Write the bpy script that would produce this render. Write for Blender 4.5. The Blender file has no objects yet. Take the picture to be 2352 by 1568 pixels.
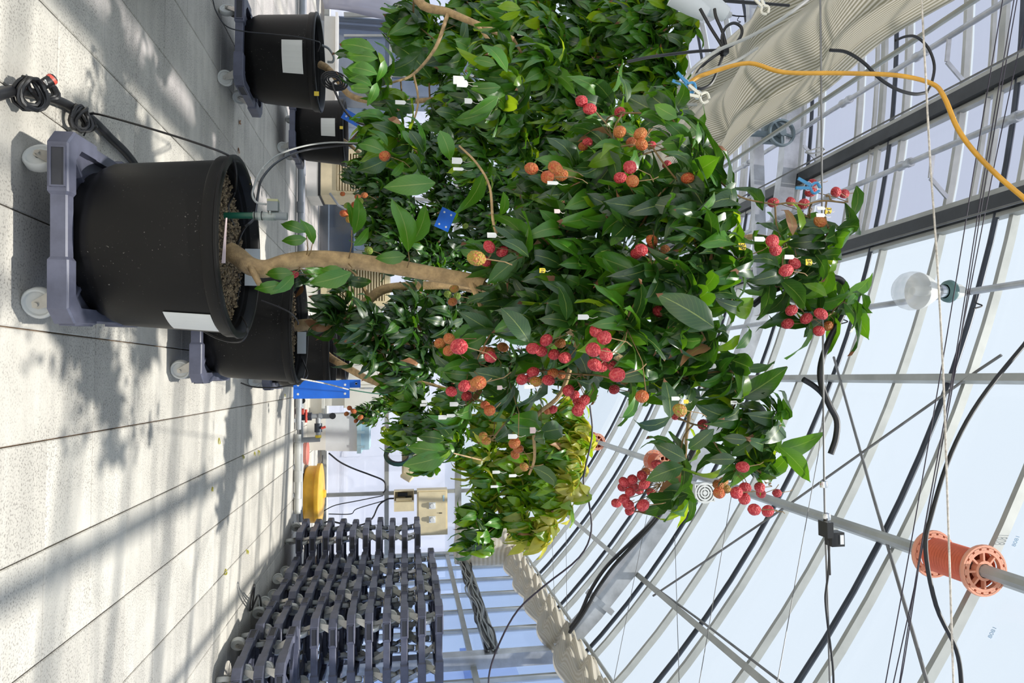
import bpy, math, random
from math import sin, cos, pi, atan, hypot, sqrt
from mathutils import Vector, Matrix, Quaternion

random.seed(11)
SC = bpy.context.scene
COL = SC.collection
V = Vector

# ------------------------------------------------------------------ camera
CAMH = 1.2
FPX = 1568.0
TH = atan(244 / FPX)                       # pitch up
PH = atan(84 / hypot(FPX, 244))            # heading, left of the house's long axis
CAM = V((0, 0, CAMH))
Fw = V((-sin(PH) * cos(TH), cos(PH) * cos(TH), sin(TH)))
Rt = V((cos(PH), sin(PH), 0))
Up = Rt.cross(Fw)
cam = bpy.data.cameras.new('camera')
cam.sensor_fit = 'HORIZONTAL'
cam.sensor_width = 36.0
cam.lens = 36.0 * FPX / 2352
cam.clip_start = 0.05
cam.clip_end = 300
camo = bpy.data.objects.new('camera', cam)
COL.objects.link(camo)
# the photograph lies on its side: picture right is up in the place
M = Matrix((Up, -Rt, -Fw)).transposed().to_4x4()
M.translation = CAM
camo.matrix_world = M
SC.camera = camo

# ------------------------------------------------------------------ light
SC.view_settings.view_transform = 'Standard'
SC.view_settings.look = 'None'
SC.view_settings.gamma = 1.0
SC.view_settings.use_curve_mapping = False
SC.view_settings.exposure = 0.17
world = bpy.data.worlds.new('sky')
SC.world = world
world.use_nodes = True
wn = world.node_tree
bg = wn.nodes['Background']
bg.inputs[0].default_value = (0.80, 0.90, 1.0, 1)
bg.inputs[1].default_value = 0.85
sun = bpy.data.lights.new('sun_offscreen', 'SUN')
sun.energy = 5.6
sun.color = (1.0, 0.95, 0.86)
sun.angle = math.radians(1.6)
suno = bpy.data.objects.new('sun_offscreen', sun)
COL.objects.link(suno)
SUND = V((0.07, -0.34, 1.0)).normalized()   # towards the sun
suno.rotation_euler = SUND.to_track_quat('Z', 'Y').to_euler()
suno.location = (0, 0, 12)


def ray(x, y):
    u = x - 1176.0
    r = y - 784.0
    return Fw * FPX + Up * u + Rt * r


def atY(x, y, Y):
    d = ray(x, y)
    return CAM + d * (Y / d.y)


def atZ(x, y, Z):
    d = ray(x, y)
    return CAM + d * ((Z - CAMH) / d.z)


def atX(x, y, X):
    d = ray(x, y)
    return CAM + d * (X / d.x)


def atD(x, y, z):
    return CAM + ray(x, y) * (z / FPX)


def project(p):
    d = p - CAM
    w = d.dot(Fw)
    if w < 0.05:
        return None
    return (1176 + FPX * d.dot(Up) / w, 784 + FPX * d.dot(Rt) / w, w)


# ------------------------------------------------------------------ materials
MATS = {}


def nd(nt, t, **kw):
    n = nt.nodes.new(t)
    for k, v in kw.items():
        if k.startswith('i_'):
            n.inputs[k[2:].replace('_', ' ')].default_value = v
        else:
            setattr(n, k, v)
    return n


def mixc(nt, fac, a, b, mode='MIX'):
    n = nt.nodes.new('ShaderNodeMix')
    n.data_type = 'RGBA'
    n.blend_type = mode
    for sock, val in ((n.inputs[0], fac), (n.inputs[6], a), (n.inputs[7], b)):
        if hasattr(val, 'is_linked') or isinstance(val, bpy.types.NodeSocket):
            nt.links.new(val, sock)
        elif isinstance(val, (tuple, list)):
            sock.default_value = (*val[:3], 1)
        else:
            sock.default_value = val
    return n.outputs[2]


def math_(nt, op, a, b=None, c=None, clamp=False):
    n = nt.nodes.new('ShaderNodeMath')
    n.operation = op
    n.use_clamp = clamp
    for i, val in enumerate((a, b, c)):
        if val is None:
            continue
        if isinstance(val, bpy.types.NodeSocket):
            nt.links.new(val, n.inputs[i])
        else:
            n.inputs[i].default_value = val
    return n.outputs[0]


def ramp(nt, fac, stops):
    n = nt.nodes.new('ShaderNodeValToRGB')
    while len(n.color_ramp.elements) < len(stops):
        n.color_ramp.elements.new(0.5)
    for e, (p, c) in zip(n.color_ramp.elements, stops):
        e.position = p
        e.color = (*c, 1) if len(c) == 3 else c
    nt.links.new(fac, n.inputs[0])
    return n.outputs[0]


def base_mat(name):
    m = bpy.data.materials.new(name)
    m.use_nodes = True
    MATS[name] = m
    nt = m.node_tree
    return m, nt, nt.nodes['Principled BSDF'], nt.nodes['Material Output']


def mat(name, col, rough=0.5, metal=0.0, var=0.15, scale=8.0, bump=0.0, spec=0.5, col2=None, trans=0.0):
    m, nt, p, out = base_mat(name)
    tc = nd(nt, 'ShaderNodeTexCoord')
    nz = nd(nt, 'ShaderNodeTexNoise', i_Scale=scale, i_Detail=5.0, i_Roughness=0.6)
    nt.links.new(tc.outputs['Object'], nz.inputs['Vector'])
    c2 = col2 if col2 else tuple(max(0, c * (1 - var)) for c in col)
    c1 = tuple(min(1, c * (1 + var * 0.6)) for c in col)
    f = ramp(nt, nz.outputs[0], [(0.35, (0, 0, 0)), (0.65, (1, 1, 1))])
    cc = mixc(nt, f, c1, c2)
    nt.links.new(cc, p.inputs['Base Color'])
    p.inputs['Roughness'].default_value = rough
    p.inputs['Metallic'].default_value = metal
    p.inputs['Specular IOR Level'].default_value = spec
    if bump:
        b = nd(nt, 'ShaderNodeBump', i_Strength=bump, i_Distance=0.01)
        nz2 = nd(nt, 'ShaderNodeTexNoise', i_Scale=scale * 6, i_Detail=4.0)
        nt.links.new(tc.outputs['Object'], nz2.inputs['Vector'])
        nt.links.new(nz2.outputs[0], b.inputs['Height'])
        nt.links.new(b.outputs[0], p.inputs['Normal'])
    if trans:
        t = nd(nt, 'ShaderNodeBsdfTranslucent')
        nt.links.new(cc, t.inputs[0])
        ms = nd(nt, 'ShaderNodeMixShader')
        ms.inputs[0].default_value = trans
        nt.links.new(p.outputs[0], ms.inputs[1])
        nt.links.new(t.outputs[0], ms.inputs[2])
        nt.links.new(ms.outputs[0], out.inputs[0])
    return m


def film_mat(name, tcol, dcol, clear, gloss=0.06, streak=0.0, scale=(2, 2, 2)):
    """thin clear / milky sheet: part transparent, part translucent, a little gloss"""
    m, nt, p, out = base_mat(name)
    nt.nodes.remove(p)
    tr = nd(nt, 'ShaderNodeBsdfTransparent')
    tr.inputs[0].default_value = (*tcol, 1)
    tl = nd(nt, 'ShaderNodeBsdfTranslucent')
    tl.inputs[0].default_value = (*dcol, 1)
    df = nd(nt, 'ShaderNodeBsdfDiffuse')
    df.inputs[0].default_value = (*dcol, 1)
    gl = nd(nt, 'ShaderNodeBsdfGlossy')
    gl.inputs['Roughness'].default_value = 0.15
    m1 = nd(nt, 'ShaderNodeMixShader')
    m1.inputs[0].default_value = 0.35
    nt.links.new(tl.outputs[0], m1.inputs[1])
    nt.links.new(df.outputs[0], m1.inputs[2])
    m2 = nd(nt, 'ShaderNodeMixShader')
    tc = nd(nt, 'ShaderNodeTexCoord')
    mp = nd(nt, 'ShaderNodeMapping')
    mp.inputs['Scale'].default_value = scale
    nt.links.new(tc.outputs['Object'], mp.inputs[0])
    nz = nd(nt, 'ShaderNodeTexNoise', i_Scale=1.0, i_Detail=4.0)
    nt.links.new(mp.outputs[0], nz.inputs['Vector'])
    f = math_(nt, 'MULTIPLY_ADD', nz.outputs[0], streak, clear - streak * 0.5, clamp=True)
    nt.links.new(f, m2.inputs[0])
    nt.links.new(m1.outputs[0], m2.inputs[1])
    nt.links.new(tr.outputs[0], m2.inputs[2])
    m3 = nd(nt, 'ShaderNodeMixShader')
    m3.inputs[0].default_value = gloss
    nt.links.new(m2.outputs[0], m3.inputs[1])
    nt.links.new(gl.outputs[0], m3.inputs[2])
    nt.links.new(m3.outputs[0], out.inputs[0])
    return m


def leaf_mat(name, ca, cb, trans_col, tfac=0.3, brown=0.25, rough=0.25):
    m, nt, p, out = base_mat(name)
    uv = nd(nt, 'ShaderNodeUVMap')
    sp = nd(nt, 'ShaderNodeSeparateXYZ')
    nt.links.new(uv.outputs[0], sp.inputs[0])
    geo = nd(nt, 'ShaderNodeNewGeometry')
    oi = nd(nt, 'ShaderNodeObjectInfo')
    r = math_(nt, 'FRACT', math_(nt, 'ADD', geo.outputs['Random Per Island'], oi.outputs['Random']))
    c = mixc(nt, r, ca, cb)
    du = math_(nt, 'ABSOLUTE', math_(nt, 'SUBTRACT', sp.outputs[0], 0.5))
    rib = math_(nt, 'LESS_THAN', du, 0.022)
    # side veins
    vv = math_(nt, 'SINE', math_(nt, 'MULTIPLY', math_(nt, 'ADD', sp.outputs[1], math_(nt, 'MULTIPLY', du, -0.5)), 75.0))
    vein = math_(nt, 'MULTIPLY', math_(nt, 'GREATER_THAN', vv, 0.93), 0.18)
    c = mixc(nt, vein, c, (0.22, 0.34, 0.06))
    c = mixc(nt, math_(nt, 'MULTIPLY', rib, 0.65), c, (0.34, 0.42, 0.10))
    tc = nd(nt, 'ShaderNodeTexCoord')
    nz = nd(nt, 'ShaderNodeTexNoise', i_Scale=26.0, i_Detail=3.0)
    nt.links.new(tc.outputs['Object'], nz.inputs['Vector'])
    r2 = math_(nt, 'FRACT', math_(nt, 'MULTIPLY', r, 17.31))
    thr = math_(nt, 'MULTIPLY_ADD', r2, 1.1, 1.0 - brown)
    edge = math_(nt, 'ADD', sp.outputs[1], math_(nt, 'MULTIPLY', math_(nt, 'SUBTRACT', nz.outputs[0], 0.5), 0.9))
    bm = math_(nt, 'GREATER_THAN', edge, thr)
    dry = mixc(nt, nz.outputs[0], (0.36, 0.17, 0.07), (0.13, 0.045, 0.02))
    c = mixc(nt, bm, c, dry)
    nt.links.new(c, p.inputs['Base Color'])
    nt.links.new(math_(nt, 'MULTIPLY_ADD', bm, 0.4, rough), p.inputs['Roughness'])
    p.inputs['Specular IOR Level'].default_value = 1.0
    t = nd(nt, 'ShaderNodeBsdfTranslucent')
    nt.links.new(mixc(nt, bm, trans_col, (0.3, 0.1, 0.03)), t.inputs[0])
    ms = nd(nt, 'ShaderNodeMixShader')
    ms.inputs[0].default_value = tfac
    nt.links.new(p.outputs[0], ms.inputs[1])
    nt.links.new(t.outputs[0], ms.inputs[2])
    nt.links.new(ms.outputs[0], out.inputs[0])
    return m


def fruit_mat(name, ca, cb, gap):
    m, nt, p, out = base_mat(name)
    tc = nd(nt, 'ShaderNodeTexCoord')
    vo = nd(nt, 'ShaderNodeTexVoronoi', i_Scale=190.0)
    nt.links.new(tc.outputs['Object'], vo.inputs['Vector'])
    nz = nd(nt, 'ShaderNodeTexNoise', i_Scale=45.0, i_Detail=2.0)
    nt.links.new(tc.outputs['Object'], nz.inputs['Vector'])
    oi = nd(nt, 'ShaderNodeObjectInfo')
    f = ramp(nt, math_(nt, 'ADD', nz.outputs[0], math_(nt, 'MULTIPLY_ADD', oi.outputs['Random'], 0.3, -0.15)),
             [(0.40, (0, 0, 0)), (0.66, (1, 1, 1))])
    c = mixc(nt, f, ca, cb)
    g = ramp(nt, vo.outputs['Distance'], [(0.45, (0, 0, 0)), (0.85, (1, 1, 1))])
    c = mixc(nt, g, c, gap)
    nt.links.new(c, p.inputs['Base Color'])
    p.inputs['Roughness'].default_value = 0.5
    b = nd(nt, 'ShaderNodeBump', i_Strength=1.0, i_Distance=0.004)
    b.invert = True
    nt.links.new(vo.outputs['Distance'], b.inputs['Height'])
    nt.links.new(b.outputs[0], p.inputs['Normal'])
    return m


def concrete_mat(name, ca, cb, speck):
    m, nt, p, out = base_mat(name)
    geo = nd(nt, 'ShaderNodeNewGeometry')
    oi = nd(nt, 'ShaderNodeObjectInfo')
    n1 = nd(nt, 'ShaderNodeTexNoise', i_Scale=2.3, i_Detail=6.0, i_Roughness=0.65)
    nt.links.new(geo.outputs['Position'], n1.inputs['Vector'])
    mp = nd(nt, 'ShaderNodeMapping')
    mp.inputs['Scale'].default_value = (1.2, 16, 1)
    nt.links.new(geo.outputs['Position'], mp.inputs[0])
    n3 = nd(nt, 'ShaderNodeTexNoise', i_Scale=1.0, i_Detail=4.0)
    nt.links.new(mp.outputs[0], n3.inputs['Vector'])
    f = math_(nt, 'ADD', math_(nt, 'MULTIPLY', n1.outputs[0], 0.6), math_(nt, 'MULTIPLY', n3.outputs[0], 0.4))
    f = math_(nt, 'ADD', f, math_(nt, 'MULTIPLY_ADD', oi.outputs['Random'], 0.22, -0.11))
    c = mixc(nt, ramp(nt, f, [(0.36, (0, 0, 0)), (0.64, (1, 1, 1))]), ca, cb)
    n2 = nd(nt, 'ShaderNodeTexNoise', i_Scale=130.0, i_Detail=3.0)
    nt.links.new(geo.outputs['Position'], n2.inputs['Vector'])
    rough_area = ramp(nt, n1.outputs[0], [(0.38, (0.15, 0.15, 0.15)), (0.55, (1, 1, 1))])
    s = math_(nt, 'MULTIPLY', ramp(nt, n2.outputs[0], [(0.53, (0, 0, 0)), (0.62, (1, 1, 1))]), speck)
    s = math_(nt, 'MULTIPLY', s, rough_area)
    c = mixc(nt, s, c, (0.10, 0.085, 0.075))
    nt.links.new(c, p.inputs['Base Color'])
    p.inputs['Roughness'].default_value = 0.85
    b = nd(nt, 'ShaderNodeBump', i_Strength=0.35, i_Distance=0.004)
    nt.links.new(n2.outputs[0], b.inputs['Height'])
    nt.links.new(b.outputs[0], p.inputs['Normal'])
    return m


concrete_mat('concrete', (0.63, 0.595, 0.53), (0.47, 0.445, 0.40), 0.5)
mat('joint', (0.16, 0.10, 0.06), 0.9, var=0.5, scale=14)
mat('dolly_plastic', (0.105, 0.11, 0.155), 0.45, var=0.25, scale=10)
mat('dolly_inset', (0.035, 0.036, 0.045), 0.6)
mat('caster_steel', (0.55, 0.53, 0.49), 0.35, metal=0.8, var=0.3)
mat('nylon', (0.80, 0.80, 0.76), 0.35, var=0.08, trans=0.15)
m_, nt_, p_, o_ = base_mat('pot_plastic')
tc_ = nd(nt_, 'ShaderNodeTexCoord')
n_a = nd(nt_, 'ShaderNodeTexNoise', i_Scale=160.0, i_Detail=2.0)
nt_.links.new(tc_.outputs['Object'], n_a.inputs['Vector'])
n_b = nd(nt_, 'ShaderNodeTexNoise', i_Scale=5.0, i_Detail=4.0)
nt_.links.new(tc_.outputs['Object'], n_b.inputs['Vector'])
dust = math_(nt_, 'MULTIPLY', ramp(nt_, n_a.outputs[0], [(0.70, (0, 0, 0)), (0.76, (1, 1, 1))]),
             ramp(nt_, n_b.outputs[0], [(0.45, (0, 0, 0)), (0.7, (1, 1, 1))]))
nt_.links.new(mixc(nt_, dust, mixc(nt_, n_b.outputs[0], (0.004, 0.004, 0.0045), (0.008, 0.0075, 0.007)), (0.3, 0.28, 0.25)),
              p_.inputs['Base Color'])
p_.inputs['Roughness'].default_value = 0.45
p_.inputs['Specular IOR Level'].default_value = 0.22
mat('bark', (0.52, 0.345, 0.17), 0.8, var=0.3, scale=30, bump=0.35)
mat('twig', (0.24, 0.15, 0.06), 0.7, var=0.3, scale=40)
mat('gravel', (0.30, 0.22, 0.13), 0.9, var=0.6, scale=60, col2=(0.09, 0.07, 0.05))
mat('soil', (0.08, 0.06, 0.045), 0.95, var=0.4, scale=40)
mat('paper', (0.78, 0.77, 0.71), 0.7, var=0.05, scale=3)
mat('tag_white', (0.84, 0.84, 0.81), 0.6, var=0.05, trans=0.1)
mat('tag_pink', (0.80, 0.62, 0.60), 0.6, var=0.05)
mat('tag_yellow', (0.85, 0.62, 0.05), 0.5, var=0.05)
mat('tag_red', (0.7, 0.04, 0.04), 0.5, var=0.05)
mat('ink', (0.02, 0.02, 0.025), 0.6, var=0.1)
mat('ink_blue', (0.30, 0.55, 0.85), 0.6, var=0.1)
mat('pink_plastic', (0.85, 0.33, 0.27), 0.45, var=0.08)
mat('alu', (0.42, 0.43, 0.41), 0.45, metal=0.35, var=0.15, scale=4)
mat('galv', (0.50, 0.52, 0.55), 0.40, metal=0.5, var=0.25, scale=5)
mat('dark_steel', (0.035, 0.040, 0.045), 0.45, metal=0.2, var=0.2)
mat('dark_pipe', (0.045, 0.055, 0.075), 0.4, metal=0.3, var=0.2)
mat('wire_grey', (0.22, 0.22, 0.22), 0.5, metal=0.5, var=0.2)
mat('wire_dark', (0.03, 0.022, 0.04), 0.5)
mat('rope_white', (0.66, 0.60, 0.52), 0.8, var=0.35, scale=90)
mat('rubber', (0.014, 0.014, 0.016), 0.45, var=0.3)
mat('cable_grey', (0.42, 0.42, 0.39), 0.5, var=0.1)
mat('hose_yellow', (0.72, 0.36, 0.035), 0.4, var=0.2, scale=12)
mat('clip_blue', (0.07, 0.29, 0.55), 0.35, var=0.1)
mat('clip_white', (0.80, 0.76, 0.64), 0.4, var=0.08)
mat('blue_sheet', (0.015, 0.16, 0.74), 0.4, var=0.15, scale=6)
mat('beige', (0.74, 0.63, 0.40), 0.5, var=0.08)
mat('white_board', (0.76, 0.74, 0.68), 0.6, var=0.08, scale=3)
mat('white_plastic', (0.72, 0.75, 0.77), 0.4, var=0.05)
mat('pale_blue', (0.42, 0.60, 0.68), 0.4, var=0.06)
mat('vent_dark', (0.06, 0.05, 0.035), 0.7)
mat('yellow_tub', (0.85, 0.47, 0.04), 0.4, var=0.2, scale=5)
mat('red_plastic', (0.72, 0.10, 0.07), 0.45, var=0.1)
mat('salmon', (0.80, 0.33, 0.25), 0.5, var=0.1)
mat('pvc', (0.34, 0.36, 0.38), 0.45, var=0.12)
mat('pvc_light', (0.60, 0.60, 0.57), 0.45, var=0.1)
mat('green_pipe', (0.010, 0.10, 0.055), 0.3, var=0.2)
mat('olive_plastic', (0.40, 0.40, 0.22), 0.4, var=0.05)
mat('grey_plastic', (0.23, 0.25, 0.25), 0.4, var=0.06)
mat('drum_orange', (0.64, 0.13, 0.06), 0.45, var=0.1)
mat('drum_pale', (0.75, 0.32, 0.20), 0.45, var=0.08)
mat('gear_grey', (0.17, 0.22, 0.24), 0.5, metal=0.2, var=0.15)
mat('rust', (0.22, 0.11, 0.07), 0.8, var=0.4)
mat('black_device', (0.012, 0.012, 0.013), 0.35)
mat('leaf_litter', (0.42, 0.45, 0.04), 0.6, var=0.3)
mat('lamp_collar', (0.10, 0.19, 0.19), 0.4)
mat('chrome', (0.75, 0.77, 0.80), 0.12, metal=1.0, var=0.05)
mat('ceramic', (0.70, 0.71, 0.69), 0.4, var=0.05)
mat('outside_ground', (0.50, 0.51, 0.52), 0.9, var=0.15, scale=0.6)
mat('outside_wall', (0.62, 0.71, 0.92), 0.8, var=0.1, scale=0.4)
mat('outside_blue', (0.05, 0.16, 0.50), 0.6, var=0.2)
mat('outside_white', (0.80, 0.82, 0.85), 0.7, var=0.05)
film_mat('roof_film', (0.95, 0.975, 1.0), (0.62, 0.65, 0.70), 0.83, 0.03, 0.06, (0.6, 0.6, 0.6))
film_mat('vent_film', (0.70, 0.695, 0.79), (0.30, 0.30, 0.38), 0.86, 0.02, 0.14, (0.3, 9, 0.3))
film_mat('wall_film', (0.78, 0.86, 1.0), (0.55, 0.64, 0.85), 0.80, 0.05, 0.25, (1.2, 1.2, 0.5))
film_mat('end_film', (0.93, 0.94, 1.0), (0.85, 0.86, 0.94), 0.66, 0.05, 0.3, (1.2, 1.2, 0.5))
film_mat('glass_dark', (0.46, 0.52, 0.60), (0.16, 0.19, 0.23), 0.75, 0.16, 0.2, (3, 3, 0.8))
film_mat('clear_plastic', (0.85, 0.92, 0.9), (0.6, 0.66, 0.62), 0.7, 0.12)
film_mat('bulb_glass', (0.95, 0.96, 0.97), (0.90, 0.90, 0.90), 0.72, 0.10)
film_mat('grey_vinyl', (0.62, 0.62, 0.70), (0.60, 0.60, 0.68), 0.22, 0.12, 0.3, (6, 6, 1))

# shade curtain: fine ribs running along its length
for cname, rib_a, rib_b in (('curtain', (0.88, 0.86, 0.80), (0.45, 0.43, 0.33)), ('curtain_plain', (0.86, 0.82, 0.74), (0.72, 0.67, 0.56))):
    m_, nt_, p_, o_ = base_mat(cname)
    uv_ = nd(nt_, 'ShaderNodeUVMap')
    sp_ = nd(nt_, 'ShaderNodeSeparateXYZ')
    nt_.links.new(uv_.outputs[0], sp_.inputs[0])
    st_ = math_(nt_, 'SINE', math_(nt_, 'MULTIPLY', sp_.outputs[0], 2 * pi))
    cc_ = mixc(nt_, math_(nt_, 'MULTIPLY_ADD', st_, 0.5, 0.5), rib_a, rib_b)
    nt_.links.new(cc_, p_.inputs['Base Color'])
    p_.inputs['Roughness'].default_value = 0.7
    tl_ = nd(nt_, 'ShaderNodeBsdfTranslucent')
    nt_.links.new(cc_, tl_.inputs[0])
    ms_ = nd(nt_, 'ShaderNodeMixShader')
    ms_.inputs[0].default_value = 0.6
    nt_.links.new(p_.outputs[0], ms_.inputs[1])
    nt_.links.new(tl_.outputs[0], ms_.inputs[2])
    nt_.links.new(ms_.outputs[0], o_.inputs[0])

leaf_mat('leaf_deep', (0.007, 0.040, 0.006), (0.018, 0.080, 0.009), (0.12, 0.34, 0.012), 0.17, 0.14, 0.40)
leaf_mat('leaf_mid', (0.026, 0.135, 0.005), (0.065, 0.230, 0.009), (0.24, 0.54, 0.012), 0.24, 0.06, 0.40)
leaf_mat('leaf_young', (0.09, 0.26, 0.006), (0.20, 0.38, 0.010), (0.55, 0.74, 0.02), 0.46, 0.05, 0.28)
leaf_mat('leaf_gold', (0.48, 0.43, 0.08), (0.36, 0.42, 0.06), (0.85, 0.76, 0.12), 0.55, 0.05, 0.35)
leaf_mat('leaf_dry', (0.30, 0.13, 0.05), (0.42, 0.22, 0.11), (0.35, 0.12, 0.04), 0.2, 0.9, 0.6)
fruit_mat('lychee_red', (0.54, 0.030, 0.042), (0.42, 0.018, 0.028), (0.66, 0.11, 0.10))
fruit_mat('lychee_orange', (0.48, 0.075, 0.022), (0.44, 0.15, 0.03), (0.52, 0.18, 0.04))
fruit_mat('lychee_yellow', (0.46, 0.24, 0.03), (0.34, 0.28, 0.03), (0.52, 0.13, 0.06))
fruit_mat('lychee_green', (0.14, 0.24, 0.02), (0.24, 0.30, 0.03), (0.30, 0.34, 0.05))


# ------------------------------------------------------------------ mesh helpers
class MB:
    def __init__(s):
        s.v = []
        s.f = []
        s.uv = None
        s.mi = []
        s.cur = 0

    def add(s, vs, fs):
        o = len(s.v)
        s.v.extend([V(p) for p in vs])
        s.f.extend([tuple(i + o for i in f) for f in fs])
        s.mi.extend([s.cur] * len(fs))
        return s

    def box(s, c, size, rot=None):
        hx, hy, hz = size[0] / 2, size[1] / 2, size[2] / 2
        vs = [V((a * hx, b * hy, d * hz)) for a in (-1, 1) for b in (-1, 1) for d in (-1, 1)]
        if rot is not None:
            vs = [rot @ p for p in vs]
        c = V(c)
        s.add([p + c for p in vs], [(0, 1, 3, 2), (4, 6, 7, 5), (0, 4, 5, 1), (2, 3, 7, 6), (0, 2, 6, 4), (1, 5, 7, 3)])
        return s

    def bar(s, a, b, w, h, up=(0, 0, 1)):
        a, b = V(a), V(b)
        d = (b - a)
        L = d.length
        if L < 1e-6:
            return s
        d.normalize()
        u = V(up)
        x = d.cross(u)
        if x.length < 1e-4:
            x = d.cross(V((1, 0, 0)))
        x.normalize()
        z = x.cross(d)
        r = Matrix((x, d, z)).transposed()
        return s.box((a + b) / 2, (w, L, h), r)

    def tube(s, pts, r, n=6, cap=True):
        pts = [V(p) for p in pts]
        k = len(pts)
        rs = r if isinstance(r, (list, tuple)) else [r] * k
        prev = None
        rings = []
        for i, p in enumerate(pts):
            t = (pts[min(i + 1, k - 1)] - pts[max(i - 1, 0)])
            if t.length < 1e-9:
                t = V((0, 0, 1))
            t.normalize()
            if prev is None:
                a = t.cross(V((0, 0, 1)))
                if a.length < 0.05:
                    a = t.cross(V((1, 0, 0)))
            else:
                a = prev - t * prev.dot(t)
            if a.length < 1e-6:
                a = t.orthogonal()
            a.normalize()
            prev = a
            b = t.cross(a)
            rings.append([p + (a * cos(2 * pi * j / n) + b * sin(2 * pi * j / n)) * rs[i] for j in range(n)])
        vs = [q for ring in rings for q in ring]
        fs = []
        for i in range(k - 1):
            for j in range(n):
                fs.append((i * n + j, i * n + (j + 1) % n, (i + 1) * n + (j + 1) % n, (i + 1) * n + j))
        if cap:
            fs.append(tuple(reversed(range(n))))
            fs.append(tuple((k - 1) * n + j for j in range(n)))
        return s.add(vs, fs)

    def lathe(s, prof, n=32, c=(0, 0, 0), rot=None, close=False):
        c = V(c)
        vs = []
        for (r, z) in prof:
            for j in range(n):
                p = V((r * cos(2 * pi * j / n), r * sin(2 * pi * j / n), z))
                vs.append((rot @ p if rot is not None else p) + c)
        k = len(prof)
        fs = []
        for i in range(k - 1 if not close else k):
            i2 = (i + 1) % k
            for j in range(n):
                fs.append((i * n + j, i * n + (j + 1) % n, i2 * n + (j + 1) % n, i2 * n + j))
        return s.add(vs, fs)

    def build(s, name, material, parent=None, smooth=False, off=None, uvs=None):
        me = bpy.data.meshes.new(name)
        o_ = V(off) if off is not None else V((0, 0, 0))
        me.from_pydata([tuple(p - o_) for p in s.v], [], s.f)
        mats = material if isinstance(material, (list, tuple)) else [material]
        for mm in mats:
            me.materials.append(MATS[mm] if isinstance(mm, str) else mm)
        if len(mats) > 1:
            me.polygons.foreach_set('material_index', s.mi)
        if smooth:
            me.polygons.foreach_set('use_smooth', [True] * len(me.polygons))
            try:
                me.set_sharp_from_angle(angle=math.radians(40))
            except Exception:
                pass
        if uvs is not None:
            ul = me.uv_layers.new(name='UVMap')
            flat = []
            for li in me.loops:
                flat.extend(uvs[li.vertex_index])
            ul.data.foreach_set('uv', flat)
        me.update()
        ob = bpy.data.objects.new(name, me)
        COL.objects.link(ob)
        if parent is not None:
            ob.parent = parent
        return ob


def tag(o, label, cat, group=None):
    o['label'] = label
    o['category'] = cat
    if group:
        o['group'] = group
    return o


def struct(o, label=None):
    o['kind'] = 'structure'
    if label:
        o['label'] = label
    return o


def empty(name, loc, rz=0.0):
    o = bpy.data.objects.new(name, None)
    o.empty_display_size = 0.05
    COL.objects.link(o)
    o.location = loc
    o.rotation_euler = (0, 0, rz)
    return o


KIDS = {}


def copy_tree(o, parent=None):
    c = o.copy()
    COL.objects.link(c)
    c.parent = parent
    if parent is not None:
        c.matrix_parent_inverse = o.matrix_parent_inverse.copy()
    for ch in KIDS.setdefault(o.name, list(o.children)):
        copy_tree(ch, c)
    return c


def catmull(pts, n=6):
    pts = [V(p) for p in pts]
    if len(pts) < 3:
        return pts
    out = []
    P = [pts[0] * 2 - pts[1]] + pts + [pts[-1] * 2 - pts[-2]]
    for i in range(1, len(P) - 2):
        for k in range(n):
            t = k / n
            a, b, c, d = P[i - 1], P[i], P[i + 1], P[i + 2]
            out.append(0.5 * ((2 * b) + (c - a) * t + (2 * a - 5 * b + 4 * c - d) * t * t + (3 * b - a - 3 * c + d) * t ** 3))
    out.append(pts[-1])
    return out


def cable(name, pts, r, material, label, cat='cable', group=None, n=6, sm=5, parent=None):
    mb = MB().tube(catmull(pts, sm), r, n)
    o = mb.build(name, material, parent, smooth=True)
    if parent is None:
        tag(o, label, cat, group)
    return o


def pbox(mb, x0, x1, y0, y1, Y, depth):
    """box whose front face fills the pixel rectangle on the plane Y"""
    a = atY(x0, y0, Y)
    b = atY(x1, y1, Y)
    c = (a + b) / 2
    mb.box((c.x, Y + depth / 2, c.z), (abs(b.x - a.x), depth, abs(b.z - a.z)))
    return c, abs(b.x - a.x), abs(b.z - a.z)


# ------------------------------------------------------------------ the house: floor, walls, arched roof
AX, AZ, AR = -3.12, -2.60, 7.766          # centre and radius of the roof arch
XR = 2.55                                  # right side wall
XL = 2 * AX - XR                           # left side wall
YB = 9.9                                   # end wall
Y0 = -1.2                                  # behind the camera
RAF0, RAFD = 3.55, 0.575                   # glazing bar spacing


def archZ(X, off=0.0):
    return AZ + sqrt(max(0.0, (AR - off) ** 2 - (X - AX) ** 2))


def atArch(x, y, off=0.05):
    d = ray(x, y)
    ox, oz = CAM.x - AX, CAM.z - AZ
    r = AR - off
    a = d.x * d.x + d.z * d.z
    b = 2 * (ox * d.x + oz * d.z)
    c = ox * ox + oz * oz - r * r
    t = (-b + sqrt(b * b - 4 * a * c)) / (2 * a)
    return CAM + d * t


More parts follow.
